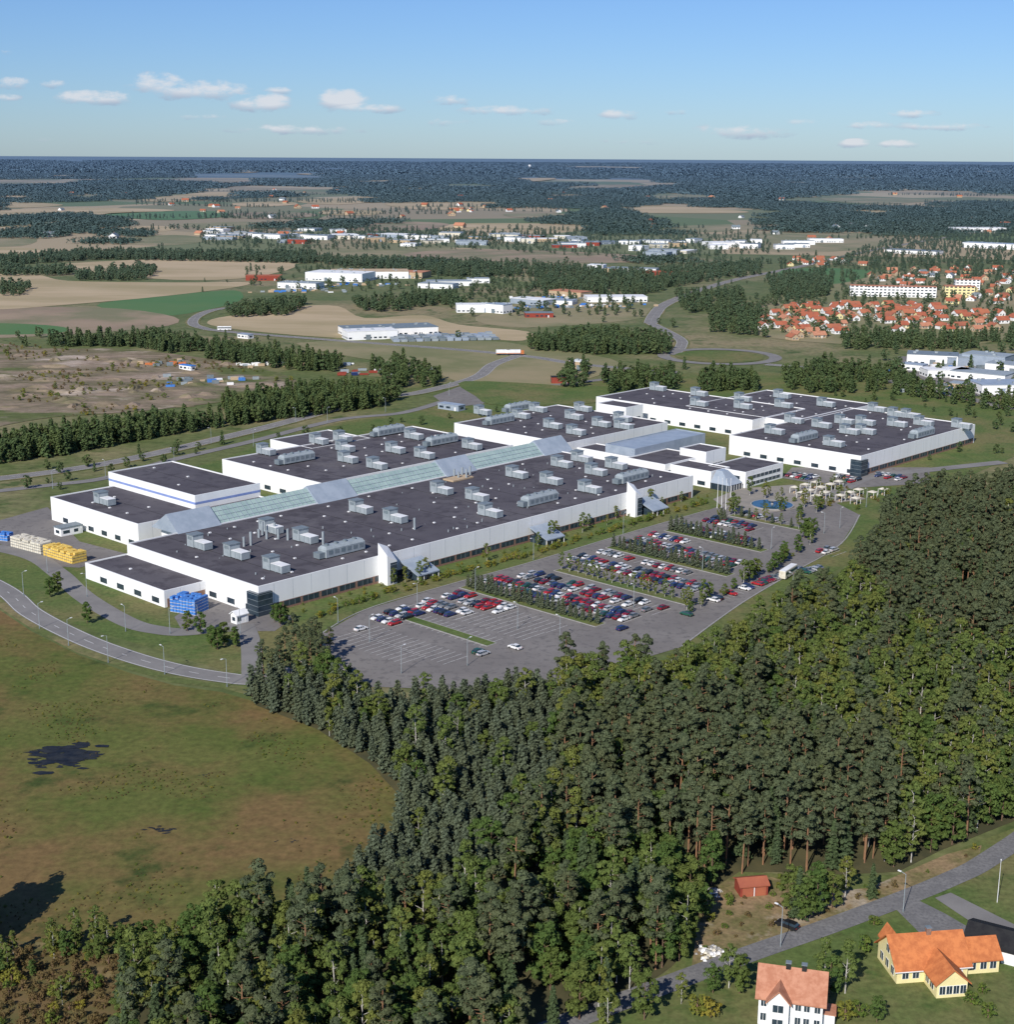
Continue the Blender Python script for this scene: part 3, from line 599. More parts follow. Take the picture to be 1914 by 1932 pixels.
def island(a,b,w,kind,sp=5,sc=.4):
    pa=P(*a);pb=P(*b);d=(pb-pa); al=rowdir; n=d.dot(al); per=u
    q=[pa-per*w/2,pa+al*n-per*w/2,pa+al*n+per*w/2,pa+per*w/2]
    m=MB(); m.add([(x.x,x.y,.05) for x in q]+[(x.x,x.y,.24) for x in q],BOX if (q[1]-q[0]).cross(q[3]-q[0]).z>0 else [f[::-1] for f in BOX],'lawn')
    for e0,e1 in((0,1),(1,2),(2,3),(3,0)):
        aa,bb=q[e0],q[e1]; dn=(bb-aa).normalized(); nn=Vector((-dn.y,dn.x,0))*.15
        m.add([(x.x,x.y,z) for z in(.05,.27) for x in(aa-nn,bb-nn,bb+nn,aa+nn)],BOX,'kerb')
    obj('planted_island',m.mesh('planted_island'))
    i=1.5
    while i<n-1:
        p=pa+al*i+per*random.uniform(-.5,.5)
        me=random.choice(TR[random.choice(kind)]); obj(me.name.split('.')[0],me,(p.x,p.y,.2),random.uniform(0,6.28),scale=sc*random.uniform(.75,1.25)); i+=sp*random.uniform(.7,1.2)
island((750,1163),(875,1240),4,['bush'],40,.5)
island((880,1110),(1092,1200),5,['young'],2.6,.6)
island((1058,1078),(1260,1165),5,['birch'],3.4,.4)
island((1155,1035),(1345,1103),5,['young'],2.6,.6)
island((1265,1003),(1420,1053),5,['young'],2.6,.62)
island((1385,975),(1530,1010),4,['young','birch'],4,.45)
def line(px,kind,sp,w,sc,name=None):
    pts=catmull(wpoly(px),False,12); acc=0
    for i in range(len(pts)-1):
        d=pts[i+1]-pts[i]; L=d.length
        while acc<L:
            p=pts[i]+d*(acc/L)+Vector((random.uniform(-w,w),random.uniform(-w,w),0)); me=random.choice(TR[random.choice(kind)])
            obj(me.name.split('.')[0],me,(p.x,p.y,.05),random.uniform(0,6.28),scale=sc*random.uniform(.6,1.3)); acc+=sp*random.uniform(.7,1.4)
        acc-=L
line([(600,1170),(700,1135),(850,1092),(1000,1052),(1180,998),(1340,950)],['bush'],2.0,1.6,.8)
line([(560,1155),(700,1118),(850,1078),(1000,1035),(1160,985),(1330,940)],['bush','bush','birch'],4,3,.5)
line([(1300,1160),(1400,1110),(1500,1055),(1540,1010)],['bush','birch','broad'],3.5,1.8,.5)
line([(1420,940),(1500,960),(1560,975)],['birch'],7,3,.5)
line([(1400,965),(1340,1000)],['birch','young'],4,3,.5)
for x,y in((530,1185),(520,1178),(400,1225),(425,1222),(445,1225),(412,1230),(380,1200),(355,1195),(95,1130),(110,1125),(165,1180),(1515,980),(1480,968),(1553,965),(538,1180)): tree('broad',x,y,.55)
for x,y in((560,1255),(585,1258),(610,1262),(540,1250),(600,1245),(625,1250),(575,1240),(555,1235),(530,1270),(590,1275),(610,1280),(515,1290),(530,1295),(500,1290),(550,1285),(570,1290),(590,1232)): tree('pine',x,y,.68)
for x,y in((-95,1800),(-60,1790),(-130,1830),(-100,1770),(-75,1775),(-50,1770),(-85,1815),(-120,1800),(-40,1785),(-65,1810)): tree('broad',x,y,1.25)
c=P(1462,957); m=MB(); m.cyl((0,0,.1),(0,0,.6),9,9,'kerb',32); m.cyl((0,0,.6),(0,0,.62),8.4,8.4,'water',32); m.cyl((0,0,.6),(0,0,2.2),.6,.3,'kerb',10); m.cyl((0,0,2.0),(0,0,2.3),1.5,1.8,'kerb',12)
obj('fountain',m.mesh('fountain'),c)
sheet('forecourt',[(1350,945),(1400,925),(1500,918),(1600,925),(1640,945),(1560,955),(1450,972),(1380,968)],0.14,'paving')
m=MB(); m.box(-1.7,1.7,-1.7,1.7,2.5,2.62,'cream'); m.frus((-1.8,1.8,-1.8,1.8),(-.3,.3,-.3,.3),2.62,3.2,'cream')
for x in(-1.5,1.5):
    for y in(-1.5,1.5): m.box(x-.08,x+.08,y-.08,y+.08,0,2.5,'trim')
m.box(-.8,.8,-.4,.4,.7,.78,'tan'); m.box(-.7,-.6,-.3,.3,0,.7,'tan'); m.box(.6,.7,-.3,.3,0,.7,'tan')
cm=m.mesh('garden_canopy')
p0=P(1580,938)
for i in range(5):
    for j in range(5):
        if random.random()<.68: p=p0+u*((i-2)*7.6+random.uniform(-.6,.6))-v*((j-2)*7+random.uniform(-.6,.6)); obj('garden_canopy',cm,(p.x,p.y,.1),ang)
for i in range(46):
    p=p0+u*random.uniform(-22,22)+v*random.uniform(-20,20); me=random.choice(TR['birch']+TR['bush']*2+TR['heath']); obj(me.name.split('.')[0],me,(p.x,p.y,0),0,scale=.3 if 'birch' in me.name else .8)
m=MB(); m.cyl((0,0,0),(0,0,13),.16,.07,'trim',8); m.cyl((0,0,13),(0,0,13.3),.16,.16,'trim',8); m.cyl((0,0,0),(0,0,.3),.4,.4,'kerb',8); fm=m.mesh('flagpole')
for x,y in((1358,962),(1366,965),(1374,966),(1382,966)): obj('flagpole',fm,P(x,y))
m=MB(); m.cyl((0,0,0),(0,0,8),.1,.06,'grey',6); m.cyl((0,0,8),(1.2,0,8.3),.06,.05,'grey',5); m.box(1.0,1.7,-.15,.15,8.2,8.36,'trim'); m.cyl((0,0,0),(0,0,.8),.17,.15,'dgrey',6); lm=m.mesh('street_lamp')
for x,y in((75,1190),(130,1222),(205,1254),(312,1276),(430,1300),(45,1128),(238,1195),(322,1200),(375,1192),(455,1200),(165,1130),(90,1085),(885,1260),(760,1275),(700,1215),(790,1150),(1060,1215),(900,1120),(1200,1150),(1010,1060),(1180,1010),(1330,1080),(1460,1040),(1590,1000),(1710,1727),(1478,1792),(200,905),(330,880),(480,845),(620,800),(730,780),(850,750),(100,925),(400,840),(560,800),(1560,1010),(1500,1130),(640,1180),(980,1190),(1530,940),(1640,960)):
    obj('street_lamp',lm,P(x,y),random.choice((ang,ang+1.57,ang+3.14)))
def crates(name,a,b,k,rows,h,sz=1.2):
    pa=P(*a);pb=P(*b);d=pb-pa;n=int(d.length/sz);m=MB()
    for i in range(n):
        for j in range(rows):
            hh=h-random.choice((0,0,0,1))
            for z in range(hh):
                m.box(i*sz+.06,i*sz+sz-.06,j*sz+.06,j*sz+sz-.06,z*1.0+.12,z*1.0+.9,k); m.box(i*sz+.04,i*sz+sz-.04,j*sz+.04,j*sz+sz-.04,z*1.0,z*1.0+.08,'dgrey' if k!='blue' else 'trim')
    obj(name,m.mesh(name),(pa.x,pa.y,.13),math.atan2(d.y,d.x))
crates('yellow_crate_stack',(82,1052),(140,1070),'yellow',5,4); crates('cream_crate_stack',(20,1035),(80,1051),'cream',5,4); crates('blue_crate_stack',(-30,1020),(18,1026),'blue',3,3)
crates('blue_crate_stack',(322,1158),(372,1166),'blue',6,5); 
m=MB(); m.box(0,10,0,.4,0,5,'blue'); 
for i in range(3): m.box(.6+i*3.2,3.2+i*3.2,-.05,0,0,3.8,'stripe')
p=P(372,1134); obj('loading_gate',m.mesh('loading_gate'),(p.x,p.y,.1),ang)
def shed(name,px,py,w,d,h,wall,roof,rot=0,gab=0,win=True,pt=None):
    m=MB(); m.box(-w/2,w/2,-d/2,d/2,0,h,wall)
    if gab: m.gable(-w/2,w/2,-d/2,d/2,h,h+gab,roof,wall,.4)
    else: m.box(-w/2-.2,w/2+.2,-d/2-.2,d/2+.2,h,h+.4,roof)
    if win:
        n=max(2,int(w/4)); z=1
        while z<h-1:
            for i in range(n):
                if h<10 and random.random()<.35: continue
                a=-w/2+w*(i+.2)/n; b=a+w/n*.6; m.box(a,b,-d/2-.05,-d/2,z,z+1.2,'glass'); 
            nn=max(1,int(d/4))
            for i in range(nn):
                a=-d/2+d*(i+.25)/nn; m.box(-w/2-.05,-w/2,a,a+d/nn*.5,z,z+1.2,'glass'); m.box(w/2,w/2+.05,a,a+d/nn*.5,z,z+1.2,'glass')
            z+=2.9 if h>=10 else 50
        if h>5 and h<10:
            for i in range(int(w/9)): a=random.uniform(-w/2+2,w/2-2); b=random.uniform(-d/3,d/3); m.box(a-1,a+1,b-.8,b+.8,h+.4,h+1.4,'grey')
            a=random.uniform(-w/3,w/4); m.box(a,a+4,-d/2-.1,-d/2-.05,0,4,random.choice(('dgrey','bluegrey')))
    m.box(w*.3,w*.3+1.1,-d/2-.09,-d/2-.05,0,2.1,'trim')
    p=pt or P(px,py); return obj(name,m.mesh(name),(p.x,p.y,0),rot)
shed('gatehouse',130,1010,9,5,3,'white','dgrey',ang); shed('transformer_hut',453,1178,4,3,3,'white','trim',ang,1.0)
# ---------------------------------------------------------------- bottom-right homes
sheet('home_ground',[(1300,1800),(1340,1690),(1400,1650),(1600,1660),(1700,1655),(1860,1590),(2100,1500),(2300,1900),(2200,2200),(1000,2200),(1150,1960)],0.07,'lawn')
sheet('dirt_clearing',[(1330,1700),(1380,1660),(1460,1660),(1560,1690),(1640,1680),(1800,1620),(1860,1600),(1860,1625),(1700,1690),(1560,1745),(1430,1795),(1310,1840)],0.11,'dirt',wob=1)
road('lane',[(950,1985),(1100,1925),(1300,1850),(1430,1802),(1560,1757),(1700,1705),(1800,1664),(1870,1628),(1990,1540),(2060,1440)],4.8,0.15,'lane')
sheet('drive',[(1690,1715),(1730,1700),(1790,1730),(1850,1765),(1800,1790),(1740,1765)],0.13,'lane')
sheet('drive',[(1770,1700),(1800,1690),(1920,1750),(1920,1790),(1860,1760)],0.14,'road')
def win(m,x0,x1,y,z0,z1,side='f'):
    e=.08
    if side=='f': m.box(x0-e,x1+e,y-.05,y,z0-e,z1+e,'trim'); m.box(x0,x1,y-.08,y-.05,z0,z1,'glass'); m.box((x0+x1)/2-.03,(x0+x1)/2+.03,y-.1,y-.08,z0,z1,'trim')
    else: m.box(y-.05,y,x0-e,x1+e,z0-e,z1+e,'trim'); m.box(y-.08,y-.05,x0,x1,z0,z1,'glass'); m.box(y-.1,y-.08,(x0+x1)/2-.03,(x0+x1)/2+.03,z0,z1,'trim')
p=P(1745,1832); m=MB(); m.box(-6.5,6.5,-4.3,4.3,0,3.1,'ywall'); m.gable(-6.5,6.5,-4.3,4.3,3.1,6.9,'orange','ywall',.6)
m.box(6.5,13,-3,3,0,2.9,'ywall'); m.gable(6.5,13,-3,3,2.9,5.3,'orange','ywall',.5)
m.box(-1.5,4.0,-9.5,-4.3,0,2.9,'ywall'); m.gable(-1.5,4.0,-9.5,-3,2.9,5.2,'orange','ywall',.5,axis='y')
for i in range(4): win(m,-1.0+i*1.25,0.0+i*1.25,-9.5,.7,2.2)
for x in(-5.5,-3.6): win(m,x,x+1.1,-4.3,.9,2.3)
for x in(7.5,9.5,11.3): win(m,x,x+1.1,-3,.9,2.2)
for y in(-3,-.6,1.8): win(m,y,y+1.2,-6.5,.9,2.3,'s')
win(m,-.6,.6,-6.5,3.8,5.0,'s'); win(m,-8.2,-7,-1.5,.9,2.2,'s'); win(m,-6.3,-5.1,-1.5,.9,2.2,'s')
m.box(.2,1.0,-.5,.3,5.5,8.0,'brick'); m.box(.1,1.1,-.6,.4,8.0,8.15,'dgrey'); m.box(4.6,5.6,-4.38,-4.3,0,2.1,'trim')
m.box(-7.15,7.15,-5.02,-4.9,2.45,2.6,'trim')
m.gable(-6,-3.4,0.5,5,4.2,6.2,'orange','ywall',.3,axis='y')
obj('yellow_house',m.mesh('yellow_house'),(p.x,p.y,0.05),D(8))
p=P(1497,1922); m=MB(); m.box(-5.2,5.2,-3.8,3.8,0,5.4,'white'); m.gable(-5.2,5.2,-3.8,3.8,5.4,8.8,'pink','white',.6)
m.box(-3.6,-.2,-5.2,-3.8,0,5.4,'white'); m.gable(-3.6,-.2,-5.2,-2,5.4,7.3,'pink','white',.4,axis='y')
for z in(.9,3.5):
    for x in(-4.8,.8,2.2,3.9): win(m,x,x+.9,-3.8,z,z+1.3)
    win(m,-2.8,-1.1,-5.2,z,z+1.3)
    for y in(-2.6,0,1.8): win(m,y,y+1,-5.2,z,z+1.3,'s')
win(m,-.5,.5,-5.2,6,7.1,'s')
for x in(-1.2,1.4): m.box(x,x+.8,-.4,.4,8,9.8,'black'); m.box(x-.08,x+.88,-.48,.48,9.8,9.95,'dgrey')
m.box(5.2,7.2,-2,1,0,2.4,'white'); m.box(5.2,7.4,-2.2,1.2,2.4,2.55,'pink')
obj('white_house',m.mesh('white_house'),(p.x,p.y,0.05),D(-14))
p=P(1893,1800); m=MB(); m.box(-5.5,5.5,-4,4,0,2.7,'redwall'); m.gable(-5.5,5.5,-4,4,2.7,4.3,'black','trim',.5); m.box(-5.56,-5.5,-4,4,2.0,2.7,'trim'); win(m,-3,-1.6,-4,1,2); m.box(1,3.6,-4.08,-4,0,2.2,'trim')
obj('garage',m.mesh('garage'),(p.x,p.y,0.05),D(-30))
p=P(1422,1688); m=MB(); m.box(-2.8,2.8,-1.8,1.8,0,2.2,'redwall'); m.gable(-2.8,2.8,-1.8,1.8,2.2,3.0,'redtile','redwall',.3); m.box(-2.4,-.3,-1.86,-1.8,0,1.9,'redtile'); m.box(.3,2.4,-1.86,-1.8,0,1.9,'redtile'); m.box(-.1,.1,-1.87,-1.8,0,2.1,'trim')
obj('red_shed',m.mesh('red_shed'),(p.x,p.y,0.05),D(10))
p=P(1490,1755); obj('parked_car',CM[5],(p.x,p.y,.12),D(140))
m=MB(); m.cyl((0,0,0),(0,0,9),.08,.04,'trim',6); m.cyl((0,0,9),(0,0,9.2),.12,.12,'trim',6); obj('flagpole',m.mesh('flagpole'),P(1888,1708))
m=MB()
for i in range(90):
    a=random.uniform(0,6.28); r=random.uniform(0,2.8); s=random.uniform(.12,.42); z=max(0,1.0-r*.33)*random.random()
    x,y=r*math.cos(a),r*math.sin(a); m.frus((x-s,x+s,y-s,y+s*.8),(x-s*.5,x+s*.7,y-s*.6,y+s*.4),z,z+s,random.choice(('kerb','trim','cream')))
me=m.mesh('rubble_pile'); obj('rubble_pile',me,P(1345,1805)); obj('rubble_pile',me,P(1350,1690),1,scale=.7)
for k,x,y,s in(('broad',1500,1725,.7),('broad',1545,1730,.8),('spruce',1510,1740,.7),('broad',1575,1720,.6),('birch',1600,1700,.7),('birch',1560,1870,.65),('birch',1600,1880,.7),('broad',1570,1885,.6),('birch',1380,1870,.6),('broad',1400,1880,.6),('broad',1350,1880,.45),('spruce',1650,1700,.5),('broad',1220,1930,.7),('birch',1150,1960,.8),('broad',1330,1740,.6),('bush',1640,1800,1),('bush',1320,1920,1.3),('bush',1345,1925,1.2),('bush',1625,1925,1.3),('broad',1660,1935,.4),('bush',1600,1930,1.2),('birch',1290,1900,.4),('bush',1655,1750,.8),('bush',1860,1880,.8),('broad',1525,1745,.75),('bush',1840,1900,.9),('bush',1870,1925,1)): tree(k,x,y,s)
hp=scatter(wpoly([(1310,1800),(1350,1690),(1420,1660),(1700,1665),(1860,1600),(1850,1615),(1700,1680),(1560,1735),(1420,1790)]),4); ginst('scrub',['bush','heath'],hp,[random.uniform(.3,.7) for _ in hp],[random.randrange(4) for _ in hp])
# ---------------------------------------------------------------- fields
FLD=[('tanf',[(0,430),(130,418),(160,425),(60,440),(-100,444),(-100,432)]),('tanf',[(-100,402),(150,394),(330,398),(240,404),(60,412),(-100,416)]),('lawnb',[(210,404),(400,400),(430,410),(320,417),(230,412)]),
('tanf',[(270,378),(400,364),(480,367),(470,373),(330,382)]),('tanf',[(560,380),(700,373),(750,377),(640,388)]),('tanf',[(740,385),(950,383),(975,390),(850,398),(770,395)]),('tanf',[(860,424),(1060,424),(1130,432),(1000,445),(840,442)]),
('brownf',[(640,428),(760,420),(850,424),(800,436),(680,437)]),('tanf',[(1150,394),(1250,390),(1400,399),(1390,404),(1180,403)]),('tanf',[(-100,470),(60,470),(90,487),(20,495),(-100,497)]),('olive',[(-100,448),(60,450),(40,466),(-100,466)]),
('olive',[(590,466),(760,460),(860,470),(760,488),(600,488)]),('brownf',[(760,482),(900,472),(1190,482),(1200,497),(900,494)]),('olive',[(170,455),(330,445),(400,455),(300,465)]),
('tanf',[(130,499),(400,489),(560,500),(480,525),(330,530),(170,515)]),('tanf',[(-100,525),(60,520),(130,532),(330,535),(470,535),(420,548),(190,572),(-100,585)]),('lawnb',[(190,574),(420,550),(460,558),(440,575),(330,597),(250,592)]),
('brownf',[(-100,588),(180,582),(330,600),(280,622),(-100,640)]),('lawnb',[(-100,612),(60,614),(130,622),(90,632),(-100,632)]),('tanf',[(400,605),(480,592),(560,580),(640,580),(690,602),(800,597),(870,615),(1000,628),(990,645),(900,642),(640,640),(420,620)]),
('olive',[(560,650),(900,646),(1000,655),(1180,690),(960,745),(800,700)]),('dump',[(-100,650),(90,660),(250,662),(460,690),(560,720),(540,745),(300,775),(100,790),(-100,800)]),('lawnb',[(1480,512),(1570,508),(1660,515),(1590,537),(1490,535)]),
('lawn',[(880,722),(1110,735),(1150,760),(950,768),(900,750)]),('olive',[(1060,560),(1230,570),(1230,600),(1000,620),(900,600)]),('olive',[(520,455),(700,450),(760,458),(640,466)]),('tanf',[(150,358),(270,352),(300,357),(200,362)]),
('tanf',[(380,325),(500,322),(470,328)]),('tanf',[(1030,314),(1250,318),(1240,324),(1060,320)]),('tanf',[(1500,335),(1700,338),(1650,342)]),('tanf',[(1700,322),(1920,326),(1900,331)]),('tanf',[(60,335),(170,332),(150,338)]),
('olive',[(1400,440),(1700,445),(1650,470),(1500,478),(1420,468)]),('olive',[(880,500),(1100,498),(1180,520),(1000,535)]),('tanf',[(1420,345),(1560,347),(1500,352)]),('tanf',[(900,340),(1050,338),(1000,345)]),('olive',[(1550,535),(1700,520),(1900,530),(1920,640),(1500,645),(1400,600)]),('brownf',[(1150,350),(1300,352),(1250,358)]),('tanf',[(620,345),(780,342),(740,349)]),
('tanf',[(0,372),(90,370),(70,378),(-40,380)]),('olive',[(330,425),(470,420),(560,428),(420,434)]),('olive',[(960,405),(1100,406),(1080,414),(980,412)]),('tanf',[(1180,325),(1290,328),(1260,332)]),('tanf',[(560,330),(650,328),(630,333)]),('olive',[(1560,375),(1760,378),(1700,386),(1600,384)]),('tanf',[(1640,355),(1740,357),(1700,361)]),('tanf',[(1340,322),(1500,325),(1470,329)]),('tanf',[(240,318),(350,316),(330,320)]),('tanf',[(820,320),(940,319),(900,324)]),('olive',[(1260,430),(1400,425),(1420,435),(1300,440)]),
('tanf',[(-60,385),(60,384),(120,389),(20,394)]),('tanf',[(440,385),(540,382),(560,388),(470,392)]),('brownf',[(430,405),(560,402),(600,410),(480,415)]),('tanf',[(620,398),(720,400),(700,408),(610,406)]),('tanf',[(160,432),(300,428),(330,436),(200,443)]),('olive',[(100,372),(230,368),(250,374),(140,379)]),('tanf',[(1000,370),(1150,368),(1140,375),(1020,377)]),('olive',[(1200,372),(1360,370),(1400,377),(1250,381)]),('tanf',[(700,358),(840,356),(830,362),(720,364)]),('brownf',[(380,345),(500,343),(520,349),(400,352)]),('tanf',[(1580,398),(1720,400),(1700,408),(1600,406)]),('olive',[(860,455),(1000,452),(1050,458),(900,463)])]
for i,(k,q) in enumerate(FLD):
    zz=0.10+.02*(i%8); far=min(b for a,b in q)
    if far<420: zz=.6
    if far<350: zz=3
    sheet('field',q,zz,k,smooth=4)
fldw=[P2(q) for k,q in FLD]
IND=[P2(q) for q in ([(370,435),(560,432),(900,440),(1450,450),(1480,480),(1200,492),(860,470),(560,478),(380,462)],[(460,510),(830,505),(850,545),(560,560),(470,540)],[(870,530),(1220,530),(1220,600),(880,600)],[(1380,590),(1560,500),(1700,450),(2050,440),(2050,660),(1500,645)],[(600,590),(880,600),(900,650),(630,650)],[(1640,650),(1960,660),(1960,780),(1700,740)])]
pp=[];ps=[]
yy=1900.0
while yy<26000:
    sp=90 if yy<5000 else (150 if yy<10000 else 300); half=yy*.42+200; x=-half
    while x<half:
        qx=x+random.uniform(-.3,.3)*sp; qy=yy+random.uniform(-.3,.3)*sp
        nz=noise.noise(Vector((qx*.0009,qy*.0005,1)))+.5*noise.noise(Vector((qx*.003,qy*.0012,5)))+.0001*max(-1500,min(1500,qx))
        th=.02 if yy<4000 else (-.04 if yy<6500 else (-.14 if yy<9500 else -.26))
        if nz>th: pp.append((qx,qy)); ps.append(sp/100*random.uniform(.8,1.1))
        x+=sp
    yy+=sp*.85
pp=np.array(pp); ps=np.array(ps); k=np.ones(len(pp),bool)
for w in fldw+IND: k&=~inpoly(pp[:,0],pp[:,1],w)
k&=~((pp[:,1]<2600)&(np.abs(pp[:,0]-(-200))<900)&(rng.random(len(pp))<.5))
pp=pp[k];ps=ps[k]; npatch=len(pp)
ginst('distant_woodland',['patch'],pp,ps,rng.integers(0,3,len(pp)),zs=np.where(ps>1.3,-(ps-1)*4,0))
BEL=[([(-60,855),(0,848),(200,822),(450,768),(600,742),(735,755),(720,772),(400,812),(200,848),(0,882),(-60,890)],4.5,'c'),([(90,650),(300,642),(450,665),(650,692),(640,704),(560,702),(400,682),(250,657),(90,657)],5.5,'c'),
([(1000,650),(1100,633),(1270,647),(1265,672),(1120,672),(1005,664)],6,'m'),([(1130,715),(1280,708),(1290,738),(1150,745)],7,'m'),([(1325,720),(1430,717),(1440,740),(1330,745)],6,'m'),([(1480,712),(1560,695),(1680,712),(1670,742),(1560,748),(1490,740)],7,'m'),
([(430,590),(560,572),(590,580),(540,598),(440,606)],7,'b'),([(1590,640),(1920,645),(1920,662),(1600,662)],7,'c'),([(130,525),(260,505),(300,515),(270,532),(150,532)],9,'b'),([(0,540),(55,545),(55,560),(0,562)],9,'b'),([(-50,510),(150,512),(130,522),(-50,524)],9,'b'),
([(660,575),(860,560),(890,585),(700,592)],8,'m'),([(700,700),(760,690),(840,715),(830,735),(740,740)],8,'m'),([(1640,700),(1700,705),(1740,740),(1920,770),(1920,782),(1700,750)],8,'m'),([(660,745),(740,735),(780,755),(700,765)],8,'m'),([(1060,700),(1110,700),(1110,735),(1060,735)],8,'b'),
([(1340,600),(1440,590),(1450,640),(1350,630)],9,'b'),([(1600,860),(1900,850),(1900,870),(1620,880)],14,'b'),([(500,830),(1000,770),(1010,778),(520,845)],13,'b'),([(20,900),(430,830),(440,850),(60,940)],15,'b'),([(1640,745),(1920,790),(1920,830),(1700,765)],14,'b'),([(1010,530),(1300,510),(1440,500),(1440,520),(1300,540),(1220,560),(1020,560)],9,'m'),([(1280,560),(1400,555),(1420,590),(1300,600)],10,'m'),([(1450,530),(1560,515),(1570,560),(1470,580)],9,'m'),([(0,492),(160,480),(600,484),(600,500),(200,492),(0,503)],8,'m'),([(600,490),(880,502),(1000,507),(1150,515),(1140,525),(850,525),(620,503)],9,'m')]
bp=[];bs=[];bi=[]
for q,sp,ty in BEL:
    for x,y in scatter(wpoly(q),sp):
        if noise.noise(Vector((x*.02,y*.02,4)))>.33: continue
        c=random.random()<{'c':.7,'m':.4,'b':.12}[ty]; bp.append((x,y)); bi.append(random.randrange(0,3) if c else random.randrange(3,6)); bs.append(random.uniform(.6,1.05) if sp<12 else random.uniform(.25,.6))
for w,n in((IND[3],1700),(IND[2],200),(IND[0],1100),(IND[1],100),(IND[5],50)):
    s=scatter(w,14); rng.shuffle(s)
    for x,y in s[:n]: bp.append((x,y)); bi.append(random.randrange(0,6) if random.random()<.3 else random.randrange(3,6)); bs.append(random.uniform(.4,.85))
for _ in range(1300):
    x=random.uniform(-700,900); y=random.uniform(800,2600)
    if noise.noise(Vector((x*.006,y*.006,2)))>.08 and abs(x)<y*.38 and not any(inpoly(np.array([x]),np.array([y]),w)[0] for w in fldw): bp.append((x,y)); bi.append(random.randrange(0,6)); bs.append(random.uniform(.3,.8))
# hedgerow lines across the open farmland
for _ in range(60):
    y0=random.uniform(1900,6000); x0=random.uniform(-.36,.36)*y0; a=random.uniform(-.5,.5); L=random.uniform(120,600)
    for i in range(int(L/9)): 
        if random.random()<.8: bp.append((x0+math.cos(a)*i*9+random.uniform(-4,4),y0+math.sin(a)*i*9+random.uniform(-4,4))); bi.append(random.randrange(0,6)); bs.append(random.uniform(.5,1.1))
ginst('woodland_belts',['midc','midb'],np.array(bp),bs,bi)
hp=scatter(wpoly([(0,650),(460,690),(560,720),(300,775),(0,800)]),7); hp=np.array([q for q in hp if noise.noise(Vector((q[0]*.02,q[1]*.02,0)))>.05]); ginst('dump_scrub',['bush','heath'],hp,[random.uniform(.4,1.3) for _ in hp],[random.randrange(4) for _ in hp])
m=MB()
for i in range(70):
    p=P(random.uniform(-20,520),random.uniform(665,770)); 
    if not inpoly(np.array([p.x]),np.array([p.y]),fldw[21])[0]: continue
    rx_,ry_=random.uniform(3,14),random.uniform(3,9); h=random.uniform(.6,2.2); k=10; ring=[(p.x+math.cos(j*.628)*rx_*random.uniform(.7,1.2),p.y+math.sin(j*.628)*ry_*random.uniform(.7,1.2),.15) for j in range(k)]
    r2=[(p.x+(a-p.x)*.5,p.y+(b-p.y)*.5,h*random.uniform(.6,1)) for a,b,_ in ring]
    m.add(ring+r2+[(p.x,p.y,h*1.1)],[(j,(j+1)%k,k+(j+1)%k,k+j) for j in range(k)]+[(k+j,k+(j+1)%k,2*k) for j in range(k)],'dump')
obj('spoil_heaps',m.mesh('spoil_heaps'))
# ---------------------------------------------------------------- mid-distance buildings
def bld(name,px,py,w,d,h,wall,roof='grey',rot=0.0,gab=0): shed(name,px,py,w,d,h,wall,roof,rot,gab)
for cx,cy,nn,sx_,sy_ in((430,446,9,50,7),(560,447,12,60,9),(680,452,7,40,6),(830,458,12,70,8),(960,455,8,60,7),(1080,462,8,70,9),(1250,468,10,80,10),(1400,470,7,60,9),(1500,462,4,60,9)):
    for i in range(nn):
        bld('industrial_building',random.gauss(cx,sx_*.6),max(434,random.gauss(cy,sy_*.7)),random.uniform(15,60),random.uniform(14,40),random.uniform(3.5,7.5),random.choice(('white','white','white','tan','bluegrey','cream','redwall')),random.choice(('grey','dgrey','trim','grey')),random.uniform(-.6,.6))
for x,y,w,d,h,wl,rf in((645,530,70,40,9,'white','trim'),(700,525,90,40,8,'white','tan'),(770,525,50,30,7,'tan','pink'),(570,545,45,22,6,'white','grey'),(500,530,40,20,5,'redwall','redtile'),(830,545,40,20,5,'white','grey'),(850,540,50,20,5,'white','grey'),(915,590,50,16,7,'white','trim'),(945,592,20,14,8,'white','bluegrey'),(1010,575,40,22,5,'bluegrey','trim'),(1080,560,40,20,5,'tan','pink'),(1165,570,60,24,5,'white','trim'),(1020,600,25,12,4,'redwall','dgrey'),(905,535,25,15,5,'white','grey'),(1060,575,30,20,4,'white','bluegrey'),
 (1130,515,20,20,9,'trim','trim'),(1150,515,30,15,5,'tan','grey'),(1260,520,60,20,4,'redwall','redtile'),(1200,515,60,20,5,'white','grey'),(1850,440,100,40,9,'white','trim'),(1880,470,90,30,8,'white','bluegrey'),(1730,480,80,30,5,'white','dgrey'),(1095,700,9,9,6,'tan','trim'),(1060,725,11,5,4,'redwall','black'),(855,775,15,6,3,'bluegrey','bluegrey'),(355,700,12,4,3,'white','blue'),(465,640,12,6,3,'white','bluegrey'),
 (1765,688,34,20,7,'white','dgrey'),(1825,690,30,18,6,'bluegrey','grey'),(1790,712,30,14,5,'white','trim'),(1860,718,36,20,5,'white','grey'),(1895,742,34,22,6,'white','bluegrey'),(1870,692,30,20,8,'bluegrey','grey'),(1915,705,30,18,6,'white','grey'),(1730,700,16,10,4,'white','bluegrey'),(1830,738,20,10,4,'tan','grey')):
    bld('industrial_building',x,y,w,d,h,wl,rf,random.choice((ang-1.57+.1,.1,-.3)))
sheet('yard',[(1700,675),(1920,675),(1940,760),(1800,745),(1720,705)],0.16,'asphalt')
bld('warehouse',735,632,75,30,6,'white','dgrey',D(20)); bld('warehouse',700,640,40,20,6.5,'white','trim',D(20))
